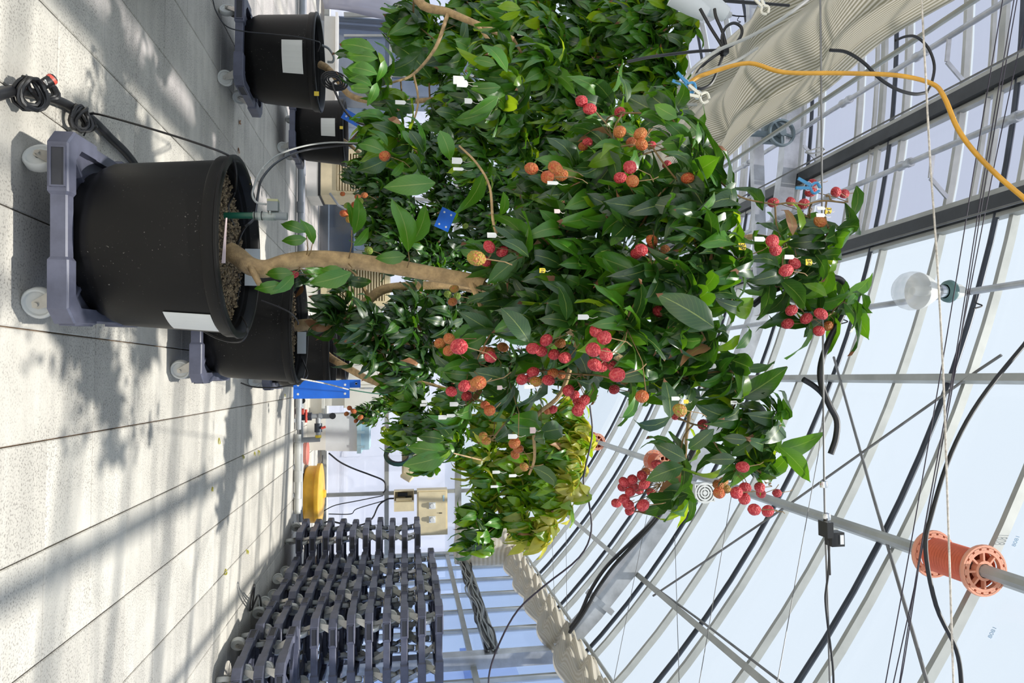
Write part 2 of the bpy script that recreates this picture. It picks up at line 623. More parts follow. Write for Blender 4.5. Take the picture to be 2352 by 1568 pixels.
def build_floor():
    fl = MB().box(((XL + XR) / 2, (Y0 + YB) / 2 + 0.05, -0.035), (XR - XL + 0.4, YB - Y0 + 0.5, 0.04)).build('floor', 'joint')
    struct(fl, 'pale concrete floor of square slabs with rusty joints')
    sx, sy = 0.366, 0.345
    g = 0.0022
    ch = 0.004
    hx, hy = sx / 2 - g, sy / 2 - g
    vs = [(-hx, -hy, -0.03), (hx, -hy, -0.03), (hx, hy, -0.03), (-hx, hy, -0.03),
          (-hx, -hy, -ch), (hx, -hy, -ch), (hx, hy, -ch), (-hx, hy, -ch),
          (-hx + ch, -hy + ch, 0), (hx - ch, -hy + ch, 0), (hx - ch, hy - ch, 0), (-hx + ch, hy - ch, 0)]
    fs = [(0, 1, 5, 4), (1, 2, 6, 5), (2, 3, 7, 6), (3, 0, 4, 7), (4, 5, 9, 8), (5, 6, 10, 9), (6, 7, 11, 10), (7, 4, 8, 11), (8, 9, 10, 11)]
    proto = MB().add(vs, fs)
    cells = []
    ix0, ix1 = int((XL - 0.2) / sx) , int((XR - 0.2) / sx)
    for i in range(ix0, ix1 + 1):
        for j in range(-11, 22):
            c = V((0.2 + (i + 0.5) * sx, 2.545 + (j + 0.5) * sy, 0))
            if c.x + hx > XR + 0.02 or c.x - hx < XL - 0.1 or c.y + hy > YB + 0.12:
                continue
            p = project(c)
            key = 1e9
            if p and -60 < p[0] < 2400 and -150 < p[1] < 1720:
                key = p[2]
            cells.append((key, c))
    cells.sort(key=lambda t: t[0])
    first = None
    rest = MB()
    for k, (key, c) in enumerate(cells):
        dz = random.uniform(-0.0012, 0.0012)
        if k < 296 and key < 1e8:
            if first is None:
                first = proto.build('slab', 'concrete', fl)
                o = first
            else:
                o = first.copy()
                COL.objects.link(o)
            o.location = (c.x, c.y, dz)
        else:
            rest.add([V(p) + c + V((0, 0, dz)) for p in vs], fs)
    r = rest.build('slabs_beyond', 'concrete', fl)
    r['kind'] = 'stuff'
    return fl


floor = build_floor()


def strip(X0, X1, Ya, Yb, nx, off):
    mb = MB()
    vs, fs = [], []
    for i in range(nx + 1):
        X = X0 + (X1 - X0) * i / nx
        for Y in (Ya, Yb):
            vs.append((X, Y, archZ(X, off)))
    for i in range(nx):
        fs.append((2 * i, 2 * i + 1, 2 * i + 3, 2 * i + 2))
    mb.add(vs, fs)
    return mb


XB, XA = -1.04, -1.90
ceiling = strip(XB, XR, Y0, YB, 18, -0.03).build('ceiling', 'roof_film', smooth=True)
struct(ceiling, 'clear film of the arched greenhouse roof')
strip(XL, -4.6, Y0, YB, 14, -0.03).build('roof_sheet', 'roof_film', ceiling, smooth=True)


def arc_pts(Y, X0, X1, off, n=44):
    return [V((X0 + (X1 - X0) * i / n, Y, archZ(X0 + (X1 - X0) * i / n, off))) for i in range(n + 1)]


def arch_bar(name, Y, X0, X1, off, w, h, m, n=44):
    mb = MB()
    P = arc_pts(Y, X0, X1, off, n)
    vs, fs = [], []
    for i, p in enumerate(P):
        nrm = V((p.x - AX, 0, p.z - AZ)).normalized()
        for a, b in ((-1, -1), (1, -1), (1, 1), (-1, 1)):
            vs.append(p + V((0, a * w / 2, 0)) + nrm * (b * h / 2))
    for i in range(n):
        for j in range(4):
            fs.append((4 * i + j, 4 * i + (j + 1) % 4, 4 * i + 4 + (j + 1) % 4, 4 * i + 4 + j))
    fs += [(3, 2, 1, 0), tuple(4 * n + j for j in range(4))]
    mb.add(vs, fs)
    return mb.build(name, m, ceiling)


k = -8
while RAF0 + RAFD * k < YB - 0.05:
    Y = RAF0 + RAFD * k
    if Y > Y0:
        arch_bar('rafter', Y, XL + 0.02, XR, 0.03, 0.029, 0.05, 'alu')
        if k % 2 == 0:
            MB().tube(arc_pts(Y + 0.105, XL + 0.05, XR - 0.02, 0.06), 0.018, 10).build('arch_pipe', 'dark_pipe', ceiling, smooth=True)
    k += 1
# ridge vents: milky panes between bars, in two rows beside the dark vent beams
k = -8
while RAF0 + RAFD * k < YB - 0.3:
    Ya = RAF0 + RAFD * k + 0.02
    Yb = min(Ya + RAFD - 0.04, YB)
    if Ya > Y0:
        for (xa, xb) in ((XA + 0.07, XB - 0.05), (-3.2, XA - 0.07), (-4.6, -3.25)):
            strip(xa, xb, Ya, Yb, 4, -0.005).build('vent_pane', 'vent_film', ceiling, smooth=True)
    k += 1


def purlin(name, X, off, w, h, m, Ya=Y0, Yb=YB):
    p = V((X, 0, archZ(X, off)))
    nrm = V((X - AX, 0, p.z - AZ)).normalized()
    return MB().bar((X, Ya, p.z), (X, Yb, p.z), w, h, nrm).build(name, m, ceiling)


for X in (0.03, 0.95, 1.81):
    purlin('purlin', X, 0.085, 0.045, 0.05, 'alu')
for X in (-3.3, -4.6, -6.0, -7.3):
    purlin('purlin', X, 0.085, 0.045, 0.05, 'alu')
for X in (XB, XA):
    purlin('vent_beam', X, 0.06, 0.10, 0.10, 'dark_steel')
    purlin('vent_flange', X - 0.075, 0.05, 0.045, 0.07, 'alu')
    purlin('vent_flange', X + 0.075, 0.05, 0.03, 0.05, 'alu')
# wide aluminium stiles of the vent sashes
for k in range(-5, 12):
    Y = RAF0 + RAFD * (k + 0.42)
    if k % 2 == 0 and Y0 < Y < YB - 0.3:
        arch_bar('vent_stile', Y, -3.2, XB - 0.05, 0.06, 0.05, 0.03, 'alu', 8)
        arch_bar('vent_stile', Y + 0.085, -3.2, XB - 0.05, 0.06, 0.018, 0.03, 'alu', 8)
# vent drive shafts with clamps and hinged arms
for X, off in ((-2.32, 0.22), (-1.50, 0.25)):
    z = archZ(X, off)
    sh = MB().tube([(X, Y0, z), (X, YB, z)], 0.021, 10).build('drive_shaft', 'galv', ceiling, smooth=True)
    for q in range(9):
        Y = 1.75 + 0.86 * q
        MB().lathe([(0.0, -0.06), (0.034, -0.06), (0.034, -0.03), (0.028, -0.02), (0.028, 0.02), (0.034, 0.03), (0.034, 0.06), (0, 0.06)], 10,
                   (X, Y, z), Matrix.Rotation(pi / 2, 3, 'X')).build('shaft_clamp', 'galv', sh, smooth=True)
    for q in range(4):
        Y = 2.35 + 1.72 * q
        a = V((X, Y, z))
        b = V((X + 0.17, Y + 0.02, z - 0.01))
        c = V((X + 0.30, Y + 0.02, archZ(X + 0.30, 0.07)))
        MB().bar(a, b, 0.012, 0.03).bar(b, c, 0.012, 0.03).build('vent_arm', 'galv', sh)

# main steel arch with its posts and tie beam
YM = 6.1
ma = arch_bar('main_arch', YM, XL + 0.1, XR - 0.06, 0.19, 0.11, 0.15, 'galv', 30)
MB().box((XR - 0.08, YM, 1.33), (0.12, 0.12, 2.66)).build('post', 'galv', ceiling)
MB().box((XL + 0.08, YM, 1.33), (0.12, 0.12, 2.66)).build('post', 'galv', ceiling)
zt = atY(1745, 600, YM).z
MB().box((-2.4, YM, zt), (3.9, 0.07, 0.11)).build('tie_beam', 'galv', ceiling)
for X in (-0.9, -2.6, -4.0):
    MB().bar((X, YM, zt), (X + 0.2, YM, archZ(X + 0.2, 0.2)), 0.05, 0.05).build('truss_web', 'galv', ceiling)
# collar band and bracket on the main arch
p = atArch(1432, 1445, 0.2)
MB().box((p.x, YM, p.z), (0.05, 0.15, 0.26), Matrix.Rotation(math.radians(40), 3, 'Y')).build('collar', 'galv', ceiling)
# wind braces on the roof plane
for nm, pp in (('brace_rod', [(1915, 820), (2000, 1120), (2070, 1360), (2132, 1575)]),
               ('brace_rod', [(2300, 815), (2247, 850), (2000, 1025), (1804, 1164), (1640, 1275), (1500, 1368)]),
               ('brace_rod', [(1475, 1327), (1600, 1418), (1797, 1568), (1840, 1600)])):
    MB().tube([atArch(x, y, 0.10) for x, y in pp], 0.009, 6).build(nm, 'wire_grey', ceiling, smooth=True)

# ---- drive shaft under the second purlin with its orange rope drums
zs = archZ(0.90, 0.20)
MB().tube([(0.90, Y0, zs), (0.90, 9.6, zs)], 0.031, 8).build('rope_shaft', 'alu', ceiling)


def rope_drum(x, y, label, sc=1.0):
    p = atX(x, y, 0.90)
    root = empty('rope_drum', (0.90, p.y, zs))
    tag(root, label, 'rope drum')
    R = Matrix.Rotation(pi / 2, 3, 'X')
    prof = []
    for i in range(17):
        prof += [(0.078, -0.14 + i * 0.0165), (0.083, -0.132 + i * 0.0165)]
    MB().lathe(prof, 28, rot=R).build('barrel', 'drum_orange', root, smooth=False)
    for s in (-1, 1):
        fl = MB()
        fl.lathe([(0.082, s * 0.14), (0.095, s * 0.14), (0.095, s * 0.16), (0.082, s * 0.16)], 32, rot=R, close=True)
        fl.lathe([(0.105, s * 0.14), (0.115, s * 0.14), (0.118, s * 0.15), (0.115, s * 0.16), (0.105, s * 0.16)], 32, rot=R, close=True)
        fl.lathe([(0.033, s * 0.13), (0.046, s * 0.13), (0.046, s * 0.16), (0.033, s * 0.16)], 16, rot=R, close=True)
        for j in range(8):
            a = 2 * pi * j / 8
            fl.bar(R @ V((0.042 * cos(a), 0.042 * sin(a), s * 0.148)), R @ V((0.086 * cos(a), 0.086 * sin(a), s * 0.148)), 0.009, 0.02, R @ V((0, 0, 1)))
        for j in range(16):
            a = 2 * pi * j / 16
            fl.bar(R @ V((0.094 * cos(a), 0.094 * sin(a), s * 0.15)), R @ V((0.106 * cos(a), 0.106 * sin(a), s * 0.15)), 0.026, 0.02, R @ V((0, 0, 1)))
        fl.build('flange', 'drum_pale', root)
    return root


rope_drum(2214, 1289, 'orange grooved rope drum on the roof shaft, large and open-spoked')
rope_drum(1510, 1062, 'orange rope drum on the roof shaft, half hidden by lychee leaves')
rope_drum(1372, 1012, 'orange rope drum on the roof shaft beside the yellow-green treetop')

# ---- right side wall
def wall_side(X, name, label):
    w = MB().box((X + (0.03 if X > 0 else -0.03), (Y0 + YB) / 2, 0.12), (0.06, YB - Y0, 0.30)).build(name, 'white_board')
    struct(w, label)
    k = -8
    ys = []
    while RAF0 + RAFD * k < YB:
        Y = RAF0 + RAFD * k
        if Y > Y0:
            MB().box((X, Y, 1.49), (0.05, 0.034, 2.46)).build('mullion', 'alu', w)
            ys.append(Y)
        k += 1
    zz = archZ(XR) - 0.02
    for i in range(len(ys) - 1):
        MB().box((X + (0.012 if X > 0 else -0.012), (ys[i] + ys[i + 1]) / 2, 1.49), (0.004, RAFD - 0.036, 2.44)).build('pane', 'wall_film', w)
    for z, h in ((0.28, 0.06), (1.78, 0.05), (zz, 0.10)):
        MB().box((X - (0.03 if X > 0 else -0.03), (Y0 + YB) / 2, z), (0.04, YB - Y0, h)).build('rail', 'alu', w)
    return w


wall_right = wall_side(XR, 'wall_right', 'side wall of clear panes between aluminium mullions')
wall_left = wall_side(XL, 'wall_left', 'far side wall of clear panes between aluminium mullions')

# ---- end wall
wb = MB().box(((XL + XR) / 2, YB + 0.05, 0.02), (XR - XL, 0.12, 0.16)).build('wall_back', 'white_board')
struct(wb, 'end wall of clear panes in an aluminium frame')


def brail(x, z0=None, h=0.05, X0=XL, X1=XR):
    z = atY(x, 1100, YB).z
    MB().box(((X0 + X1) / 2, YB, z), (X1 - X0, 0.05, h)).build('rail', 'alu', wb)
    return z


zr1 = brail(744, h=0.07)
zr2 = brail(888, h=0.06)
zr3 = brail(1052, h=0.09)
xm = [atY(830, y, YB).x for y in (838, 1134)] + [XR - 0.05]
xm = [xm[0] - 5.7, xm[0] - 4.9, xm[0] - 3.9, xm[0] - 3.1, xm[0] - 2.4, xm[0] - 1.6, xm[0] - 0.8] + xm
for X in [XL + 0.1, XL + 1.2, XL + 2.4, XL + 3.6] + xm:
    MB().box((X, YB, (0.1 + archZ(X)) / 2), (0.05, 0.045, archZ(X) - 0.1)).build('mullion', 'alu', wb)
xs = sorted([XL] + xm + [XR])
for i in range(len(xs) - 1):
    a, b = xs[i], xs[i + 1]
    zs_ = [0.1, zr2, zr3]
    for q in range(2):
        pm = 'end_film'
        if q == 0 and i in (3, 5):
            pm = 'glass_dark'
        MB().box(((a + b) / 2, YB + 0.012, (zs_[q] + zs_[q + 1]) / 2), (b - a - 0.05, 0.004, zs_[q + 1] - zs_[q] - 0.05)).build('pane', pm, wb)
    n = max(2, int((b - a) / 0.5))
    vs, fs = [], []
    for j in range(n + 1):
        X = a + 0.02 + (b - a - 0.04) * j / n
        vs += [(X, YB + 0.012, zr3 + 0.045), (X, YB + 0.012, archZ(X, 0.02))]
    for j in range(n):
        fs.append((2 * j, 2 * j + 2, 2 * j + 3, 2 * j + 1))
    MB().add(vs, fs).build('gable_pane', 'roof_film', wb)

# ---- outside: ground, a pale-blue house beyond the side wall and another glasshouse beyond the end wall
g = MB().box((0, 8, -0.25), (90, 90, 0.3)).build('ground_outside', 'outside_ground')
struct(g, 'bright open ground outside the greenhouse')
hb = empty('neighbour_building', (6.5, 9.5, -0.1))
tag(hb, 'pale blue building seen through the side wall panes', 'building')
MB().box((6.9, 9.5, 1.7), (1.6, 12, 3.6)).build('building_wall', 'outside_wall', hb, off=(6.5, 9.5, -0.1))
for k in range(4):
    f = MB().box((6.08, 5.6 + 2.6 * k, 1.35), (0.06, 1.3, 1.1)).build('window', 'outside_blue', hb, off=(6.5, 9.5, -0.1))
    MB().box((6.04, 5.6 + 2.6 * k, 1.35), (0.04, 0.06, 1.1)).build('window_bar', 'outside_white', f, off=(6.5, 9.5, -0.1))
MB().box((6.05, 9.5, 2.45), (0.10, 12, 0.14)).build('blue_band', 'outside_blue', hb, off=(6.5, 9.5, -0.1))
gh = empty('neighbour_glasshouse', (0, 15, -0.1))
tag(gh, 'white framed glasshouse standing beyond the end wall panes', 'glasshouse')
for k in range(9):
    X = -6.5 + 1.35 * k
    MB().box((X, 14.0, 1.1), (0.09, 0.09, 2.4)).build('glasshouse_post', 'outside_white', gh, off=(0, 15, -0.1))
for z in (0.35, 1.2, 2.25):
    MB().box((-1.1, 14.0, z), (11.4, 0.08, 0.09)).build('glasshouse_rail', 'outside_white', gh, off=(0, 15, -0.1))
MB().box((-1.1, 16.2, 1.0), (11.4, 0.2, 2.2)).build('glasshouse_wall', 'outside_white', gh, off=(0, 15, -0.1))

# ------------------------------------------------------------------ shade curtains
def curtain(name, Ya, Yb, fn, ny, nt, ribs, label, m='curtain'):
    vs, fs, uvs = [], [], []
    for i in range(ny + 1):
        Y = Ya + (Yb - Ya) * i / ny
        for j in range(nt + 1):
            t = j / nt
            x, z = fn(t, Y)
            vs.append(V((x, Y, z)))
            uvs.append((t * ribs, Y))
    for i in range(ny):
        for j in range(nt):
            a = i * (nt + 1) + j
            fs.append((a, a + 1, a + nt + 2, a + nt + 1))
    o = MB().add(vs, fs).build(name, m, None, smooth=True, uvs=uvs)
    md = o.modifiers.new('thick', 'SOLIDIFY')
    md.thickness = 0.003
    return tag(o, label, 'curtain')


def cur_left(t, Y):
    ph = (Y % 1.05) / 1.05
    sag = 0.10 * sin(pi * ph)
    tt = t + 0.03 * sin(2 * pi * ph + 4 * t)
    x = -1.93 + 0.82 * t + 0.022 * sin(5 * pi * tt) * (0.4 + sag * 6)
    z = 3.03 - 0.20 * t + (0.075 + 0.035 * sin(2 * pi * ph)) * (-abs(sin(2.5 * pi * tt)) + 0.35) - sag * (0.3 + 0.7 * sin(pi * t))
    if t > 0.94:
        z += (t - 0.94) * 0.7
    return x * 1.25, 1.2 + (z - 1.2) * 1.25


def cur_right(t, Y):
    ph = (Y % 0.75) / 0.75
    sag = 0.06 * sin(pi * ph)
    x = 2.42 - 0.26 * sin(pi * t) * (0.45 + 0.5 * sin(2 * pi * ph + 3 * t) ** 2) - 0.02 * sin(9 * pi * t)
    z = 2.75 - 0.27 * t - sag * t
    return x, z


curtain('shade_curtain', 0.9, 6.0, cur_left, 110, 72, 84, 'wide cream striped shade curtain gathered in folds under the roof vents')
curtain('shade_curtain', 3.6, 9.45, cur_right, 110, 26, 26, 'narrow cream shade curtain gathered along the side wall eave', 'curtain_plain')


vs, fs, uvs = [], [], []
for i in range(25):
    s_ = i / 24
    for j in range(31):
        t = j / 30
        vs.append(V((1.80 + 0.62 * t, 9.0 - 0.10 * sin(pi * s_) + 0.035 * sin(5.5 * pi * t + 3 * s_), 2.62 - 0.78 * s_ + 0.03 * sin(4 * t + 2 * s_))))
        uvs.append((s_ * 14, t))
for i in range(24):
    for j in range(30):
        a = i * 31 + j
        fs.append((a, a + 1, a + 32, a + 31))
o = MB().add(vs, fs).build('curtain_end', 'curtain_plain', None, smooth=True, uvs=uvs)
o.modifiers.new('thick', 'SOLIDIFY').thickness = 0.003
tag(o, 'white curtain end hanging loose in the corner of end and side walls', 'curtain')
MB().tube([(2.36, 3.6, 2.78), (2.36, 9.5, 2.78)], 0.016, 8).build('curtain_rail', 'alu', wall_right, smooth=True)
MB().tube([(-1.375, 0.9, 3.275), (-1.375, 6.05, 3.275)], 0.012, 8).build('curtain_rail', 'alu', ceiling, smooth=True)
MB().tube([(-2.41, 0.9, 3.525), (-2.41, 6.05, 3.525)], 0.012, 8).build('curtain_rail', 'alu', ceiling, smooth=True)

# ------------------------------------------------------------------ plant dollies
DW = 0.60


def make_dolly():
    root = empty('plant_dolly', (0, 0, 0))
    h = DW / 2
    ch = 0.045
    # stations round the frame: outer point, inset depth, z0, z1
    st = []
    for q in range(4):
        R = Matrix.Rotation(q * pi / 2, 3, 'Z')
        for (x, y, th, z0, z1) in ((-h + ch, -h, 0.05, 0.120, 0.180), (-0.105, -h, 0.05, 0.120, 0.180), (-0.095, -h + 0.008, 0.04, 0.125, 0.173),
                                   (0.095, -h + 0.008, 0.04, 0.125, 0.173), (0.105, -h, 0.05, 0.120, 0.180), (h - ch, -h, 0.05, 0.120, 0.180)):
            k = (abs(y) - th) / abs(y)
            o = R @ V((x, y, 0))
            i = R @ V((max(-1, min(1, x / (h - ch))) * (h - ch) * (k if abs(x) > 0.2 else 1.0), y + th, 0))
            st.append((o, i, z0, z1))
    vs, fs = [], []
    n = len(st)
    for (o, i, z0, z1) in st:
        b = 0.005
        od = (o - i).normalized() * b
        vs += [V((o.x, o.y, z0)), V((o.x, o.y, z1 - b)), V((o.x, o.y, z1)) - od, V((i.x, i.y, z1)), V((i.x, i.y, z0))]
    for a in range(n):
        b = (a + 1) % n
        for j in range(5):
            fs.append((5 * a + j, 5 * b + j, 5 * b + (j + 1) % 5, 5 * a + (j + 1) % 5))
    fr = MB().add(vs, fs).build('frame', 'dolly_plastic', root)
    # deck: square outside, round well inside
    mb = MB()
    vs, fs = [], []
    N = 32
    for z in (0.150, 0.135):
        for ring in range(2):
            for j in range(N):
                a = 2 * pi * j / N
                c, s = cos(a), sin(a)
                if ring == 0:
                    m = (h - 0.03) / max(abs(c), abs(s))
                    m = min(m, (h - 0.03) * 1.30)
                else:
                    m = 0.17
                vs.append((m * c, m * s, z))
    for j in range(N):
        j2 = (j + 1) % N
        fs.append((j, j2, N + j2, N + j))
        fs.append((2 * N + j2, 2 * N + j, 3 * N + j, 3 * N + j2))
        fs.append((N + j, N + j2, 3 * N + j2, 3 * N + j))
    mb.add(vs, fs)
    for q in range(4):
        R = Matrix.Rotation(q * pi / 2 + pi / 4, 3, 'Z')
        mb.box(R @ V((0.0, -0.21, 0.158)), (0.012, 0.20, 0.016), R)
    mb.build('deck', 'dolly_plastic', root)
    for q in range(4):
        R = Matrix.Rotation(q * pi / 2, 3, 'Z')
        ip = MB()
        ip.box(R @ V((-0.180, -h - 0.0005, 0.150)), (0.115, 0.004, 0.036), R)
        ip.build('inset_panel', 'dolly_inset', root)
        # raised lip round the inset
        lip = MB()
        for (cx, cz, sx, sz) in ((-0.180, 0.1705, 0.125, 0.005), (-0.180, 0.1295, 0.125, 0.005), (-0.240, 0.150, 0.005, 0.045), (-0.120, 0.150, 0.005, 0.045)):
            lip.box(R @ V((cx, -h - 0.001, cz)), (sx, 0.008, sz), R)
        lip.build('inset_frame', 'dolly_plastic', fr)
    for (sx, sy, yaw) in ((-1, -1, 2.6), (1, -1, 0.3), (-1, 1, 1.2), (1, 1, 4.1)):
        R = Matrix.Rotation(yaw, 3, 'Z')
        c = V((sx * 0.205, sy * 0.205, 0))
        f = MB()
        f.box(c + V((0, 0, 0.129)), (0.085, 0.085, 0.006), R)
        f.lathe([(0.026, 0.108), (0.03, 0.126), (0.0, 0.126)], 12, c)
        ax = c + R @ V((0.028, 0, 0.05))
        for s in (-1, 1):
            a0 = R @ V((0.0, s * 0.022, 0.112))
            f.add([c + R @ V((-0.026, s * 0.021, 0.113)), c + R @ V((0.030, s * 0.021, 0.113)), c + R @ V((0.043, s * 0.021, 0.055)),
                   c + R @ V((0.038, s * 0.021, 0.038)), c + R @ V((0.020, s * 0.021, 0.038)),
                   c + R @ V((-0.026, s * 0.024, 0.113)), c + R @ V((0.030, s * 0.024, 0.113)), c + R @ V((0.043, s * 0.024, 0.055)),
                   c + R @ V((0.038, s * 0.024, 0.038)), c + R @ V((0.020, s * 0.024, 0.038))],
                  [(0, 1, 2, 3, 4), (9, 8, 7, 6, 5), (0, 5, 6, 1), (1, 6, 7, 2), (2, 7, 8, 3), (3, 8, 9, 4), (4, 9, 5, 0)])
        f.box(c + V((0, 0, 0.115)), (0.056, 0.048, 0.005), R)
        RX = R @ Matrix.Rotation(pi / 2, 3, 'X')
        f.lathe([(0.0, -0.030), (0.008, -0.030), (0.008, 0.030), (0.0, 0.030)], 8, ax, RX)
        fo = f.build('caster_fork', 'caster_steel', root)
        w = MB()
        w.lathe([(0.012, -0.013), (0.036, -0.009), (0.040, -0.016), (0.046, -0.016), (0.050, -0.011), (0.050, 0.011), (0.046, 0.016),
                 (0.040, 0.016), (0.036, 0.009), (0.012, 0.013)], 24, ax, RX, close=True)
        w.build('wheel', 'nylon', fo, smooth=True)
    return root


dolly0 = make_dolly()
dolly_used = [False]


def place_dolly(x, y, z, rz, label, group):
    if not dolly_used[0]:
        KIDS[dolly0.name] = list(dolly0.children)
        for ch in dolly0.children:
            KIDS[ch.name] = list(ch.children)
        d = dolly0
        dolly_used[0] = True
    else:
        d = copy_tree(dolly0)
    d.location = (x, y, z)
    d.rotation_euler = (0, 0, rz)
    tag(d, label, 'plant dolly', group)
    return d


# ------------------------------------------------------------------ leaves and fruit
def leaf_mesh(name, L, W, arch, fold, wave, nl, nw, seed):
    rnd = random.Random(seed)
    ph = rnd.uniform(0, 6)
    vs, uvs, fs = [], [], []
    y, z, ang = 0.0, 0.0, 0.25
    for i in range(nl + 1):
        v = i / nl
        w = W * 0.5 * (sin(pi * min(1, v * 0.97 + 0.02) ** 0.85) ** 0.85) * (1 - 0.25 * v)
        if i == 0:
            w = W * 0.03
        if i == nl:
            w = W * 0.015
        for j in range(nw + 1):
            u = j / nw * 2 - 1
            zz = z + w * fold * (1.5 * abs(u) - 1.25 * u * u) + wave * W * sin(7 * v + ph + (1 if u > 0 else 2.2)) * abs(u) ** 1.5 * (0.3 + v)
            vs.append((u * w, y, zz))
            uvs.append(((u + 1) / 2, v))
        y += cos(ang) * L / nl
        z += sin(ang) * L / nl
        ang -= arch / nl
    for i in range(nl):
        for j in range(nw):
            a = i * (nw + 1) + j
            fs.append((a, a + 1, a + nw + 2, a + nw + 1))
    return vs, fs, uvs


LEAF_V = [(0.15, 0.066, 1.3, 0.55, 0.14), (0.15, 0.058, 2.0, 0.65, 0.18), (0.15, 0.070, 0.9, 0.5, 0.12), (0.15, 0.056, 2.6, 0.7, 0.2),
          (0.15, 0.064, 1.6, 0.45, 0.24)]
LEAF_HI = [leaf_mesh('leaf', *p, 7, 4, 31 + i) for i, p in enumerate(LEAF_V)]       # 56 triangles at most
LEAF_LO = [leaf_mesh('leaf', *p, 5, 2, 31 + i) for i, p in enumerate(LEAF_V)]
LEAF_HI = [leaf_mesh('leaf', *p, 6, 4, 31 + i) for i, p in enumerate(LEAF_V)]
LEAF_ME = {}


def leaf_data(vi, mname):
    key = (vi, mname)
    if key not in LEAF_ME:
        vs, fs, uvs = LEAF_HI[vi]
        me = bpy.data.meshes.new('leaf')
        me.from_pydata(vs, [], fs)
        me.materials.append(MATS[mname])
        me.polygons.foreach_set('use_smooth', [True] * len(fs))
        ul = me.uv_layers.new(name='UVMap')
        flat = []
        for li in me.loops:
            flat.extend(uvs[li.vertex_index])
        ul.data.foreach_set('uv', flat)
        me.update()
        LEAF_ME[key] = me
    return LEAF_ME[key]


def leaf_matrix(p, d, n, s, ws=1.0):
    y = d.normalized()
    x = y.cross(n)
    if x.length < 1e-3:
        x = y.orthogonal()
    x.normalize()
    z = x.cross(y)
    m = Matrix((x * s * ws, y * s, z * s)).transposed().to_4x4()
    m.translation = p
    return m


import bmesh


def lychee_meshes():
    out = []
    for sd in range(3):
        rnd = random.Random(50 + sd)
        bm = bmesh.new()
        bmesh.ops.create_icosphere(bm, subdivisions=3, radius=1.0)
        old = len(bm.verts)
        for v in bm.verts:
            nb = len(v.link_edges)
            v.co *= 1.0 + rnd.uniform(-0.035, 0.04)
        for v in bm.verts:
            z = v.co.z
            v.co.x *= 1.0 - 0.10 * z * (0.4 if z > 0 else 1.0) - 0.04 * sd
            v.co.y *= 0.96
            v.co.z *= 1.06 + 0.05 * sd
            if z < -0.5:                       # slightly pointed tip, shouldered top
                v.co.z -= 0.10 * (-z - 0.5)
        vs = [tuple(v.co * 0.018) for v in bm.verts]
        fs = [tuple(v.index for v in f.verts) for f in bm.faces]
        bm.free()
        out.append((vs, fs))
    return out


LYC = lychee_meshes()
LYC_ME = {}
FR_MAT = {'r': 'lychee_red', 'o': 'lychee_orange', 'y': 'lychee_yellow', 'g': 'lychee_green', 'd': 'lychee_red'}


def lychee_data(vi, code):
    key = (vi, code)
    if key not in LYC_ME:
        me = bpy.data.meshes.new('lychee')
        me.from_pydata(LYC[vi][0], [], LYC[vi][1])
        me.materials.append(MATS[FR_MAT[code]])
        me.polygons.foreach_set('use_smooth', [True] * len(me.polygons))
        me.update()
        LYC_ME[key] = me
    return LYC_ME[key]


# ------------------------------------------------------------------ pots
def make_pot(root, base, seed, r0=0.275, r1=0.320, H=0.455, soil=0.075):
    rnd = random.Random(seed)
    z0 = 0.0
    pr = [(0.0, 0.0), (r0 - 0.01, 0.0), (r0, 0.012), (r1 - 0.004, H - 0.055), (r1 - 0.003, H - 0.045), (r1 - 0.016, H - 0.03), (r1 - 0.02, H - soil - 0.05), (0.0, H - soil - 0.05)]
    pot = MB().lathe(pr, 48).build('pot', 'pot_plastic', root, smooth=True)
    rim = [(r1 - 0.018, H - 0.05), (r1 + 0.006, H - 0.05), (r1 + 0.010, H - 0.044), (r1 + 0.012, H - 0.012), (r1 + 0.016, H - 0.008), (r1 + 0.016, H - 0.002), (r1 + 0.010, H + 0.002),
           (r1 - 0.004, H + 0.002), (r1 - 0.010, H - 0.004)]
    MB().lathe(rim, 48, close=True).build('rim', 'pot_plastic', pot, smooth=True)
    MB().lathe([(0.0, H - soil), (r1 - 0.02, H - soil)], 32).build('soil', 'soil', pot)
    return pot


def gravel(pot, seed, H, soil, r, n):
    rnd = random.Random(seed)
    mb = MB()
    for k in range(n):
        a = rnd.uniform(0, 2 * pi)
        q = sqrt(rnd.random()) * r
        s = rnd.uniform(0.004, 0.009)
        c = V((q * cos(a), q * sin(a), H - soil + s * 0.35 + rnd.uniform(0, 0.012)))
        R = Matrix.Rotation(rnd.uniform(0, 6), 3, V((rnd.random(), rnd.random(), rnd.random() + 0.1)).normalized())
        o = [V((1, 0, 0)), V((-1, 0, 0)), V((0, 1, 0)), V((0, -1, 0)), V((0, 0, 0.7)), V((0, 0, -0.7))]
        mb.add([c + R @ (p * s * rnd.uniform(0.8, 1.2)) for p in o],
               [(0, 2, 4), (2, 1, 4), (1, 3, 4), (3, 0, 4), (2, 0, 5), (1, 2, 5), (3, 1, 5), (0, 3, 5)])
    g = mb.build('gravel', 'gravel', pot)
    g['kind'] = 'stuff'


def pot_r(z):
    return 0.280 + (R1P - 0.004 - 0.280) * (z - 0.085) / (POTH - 0.14)


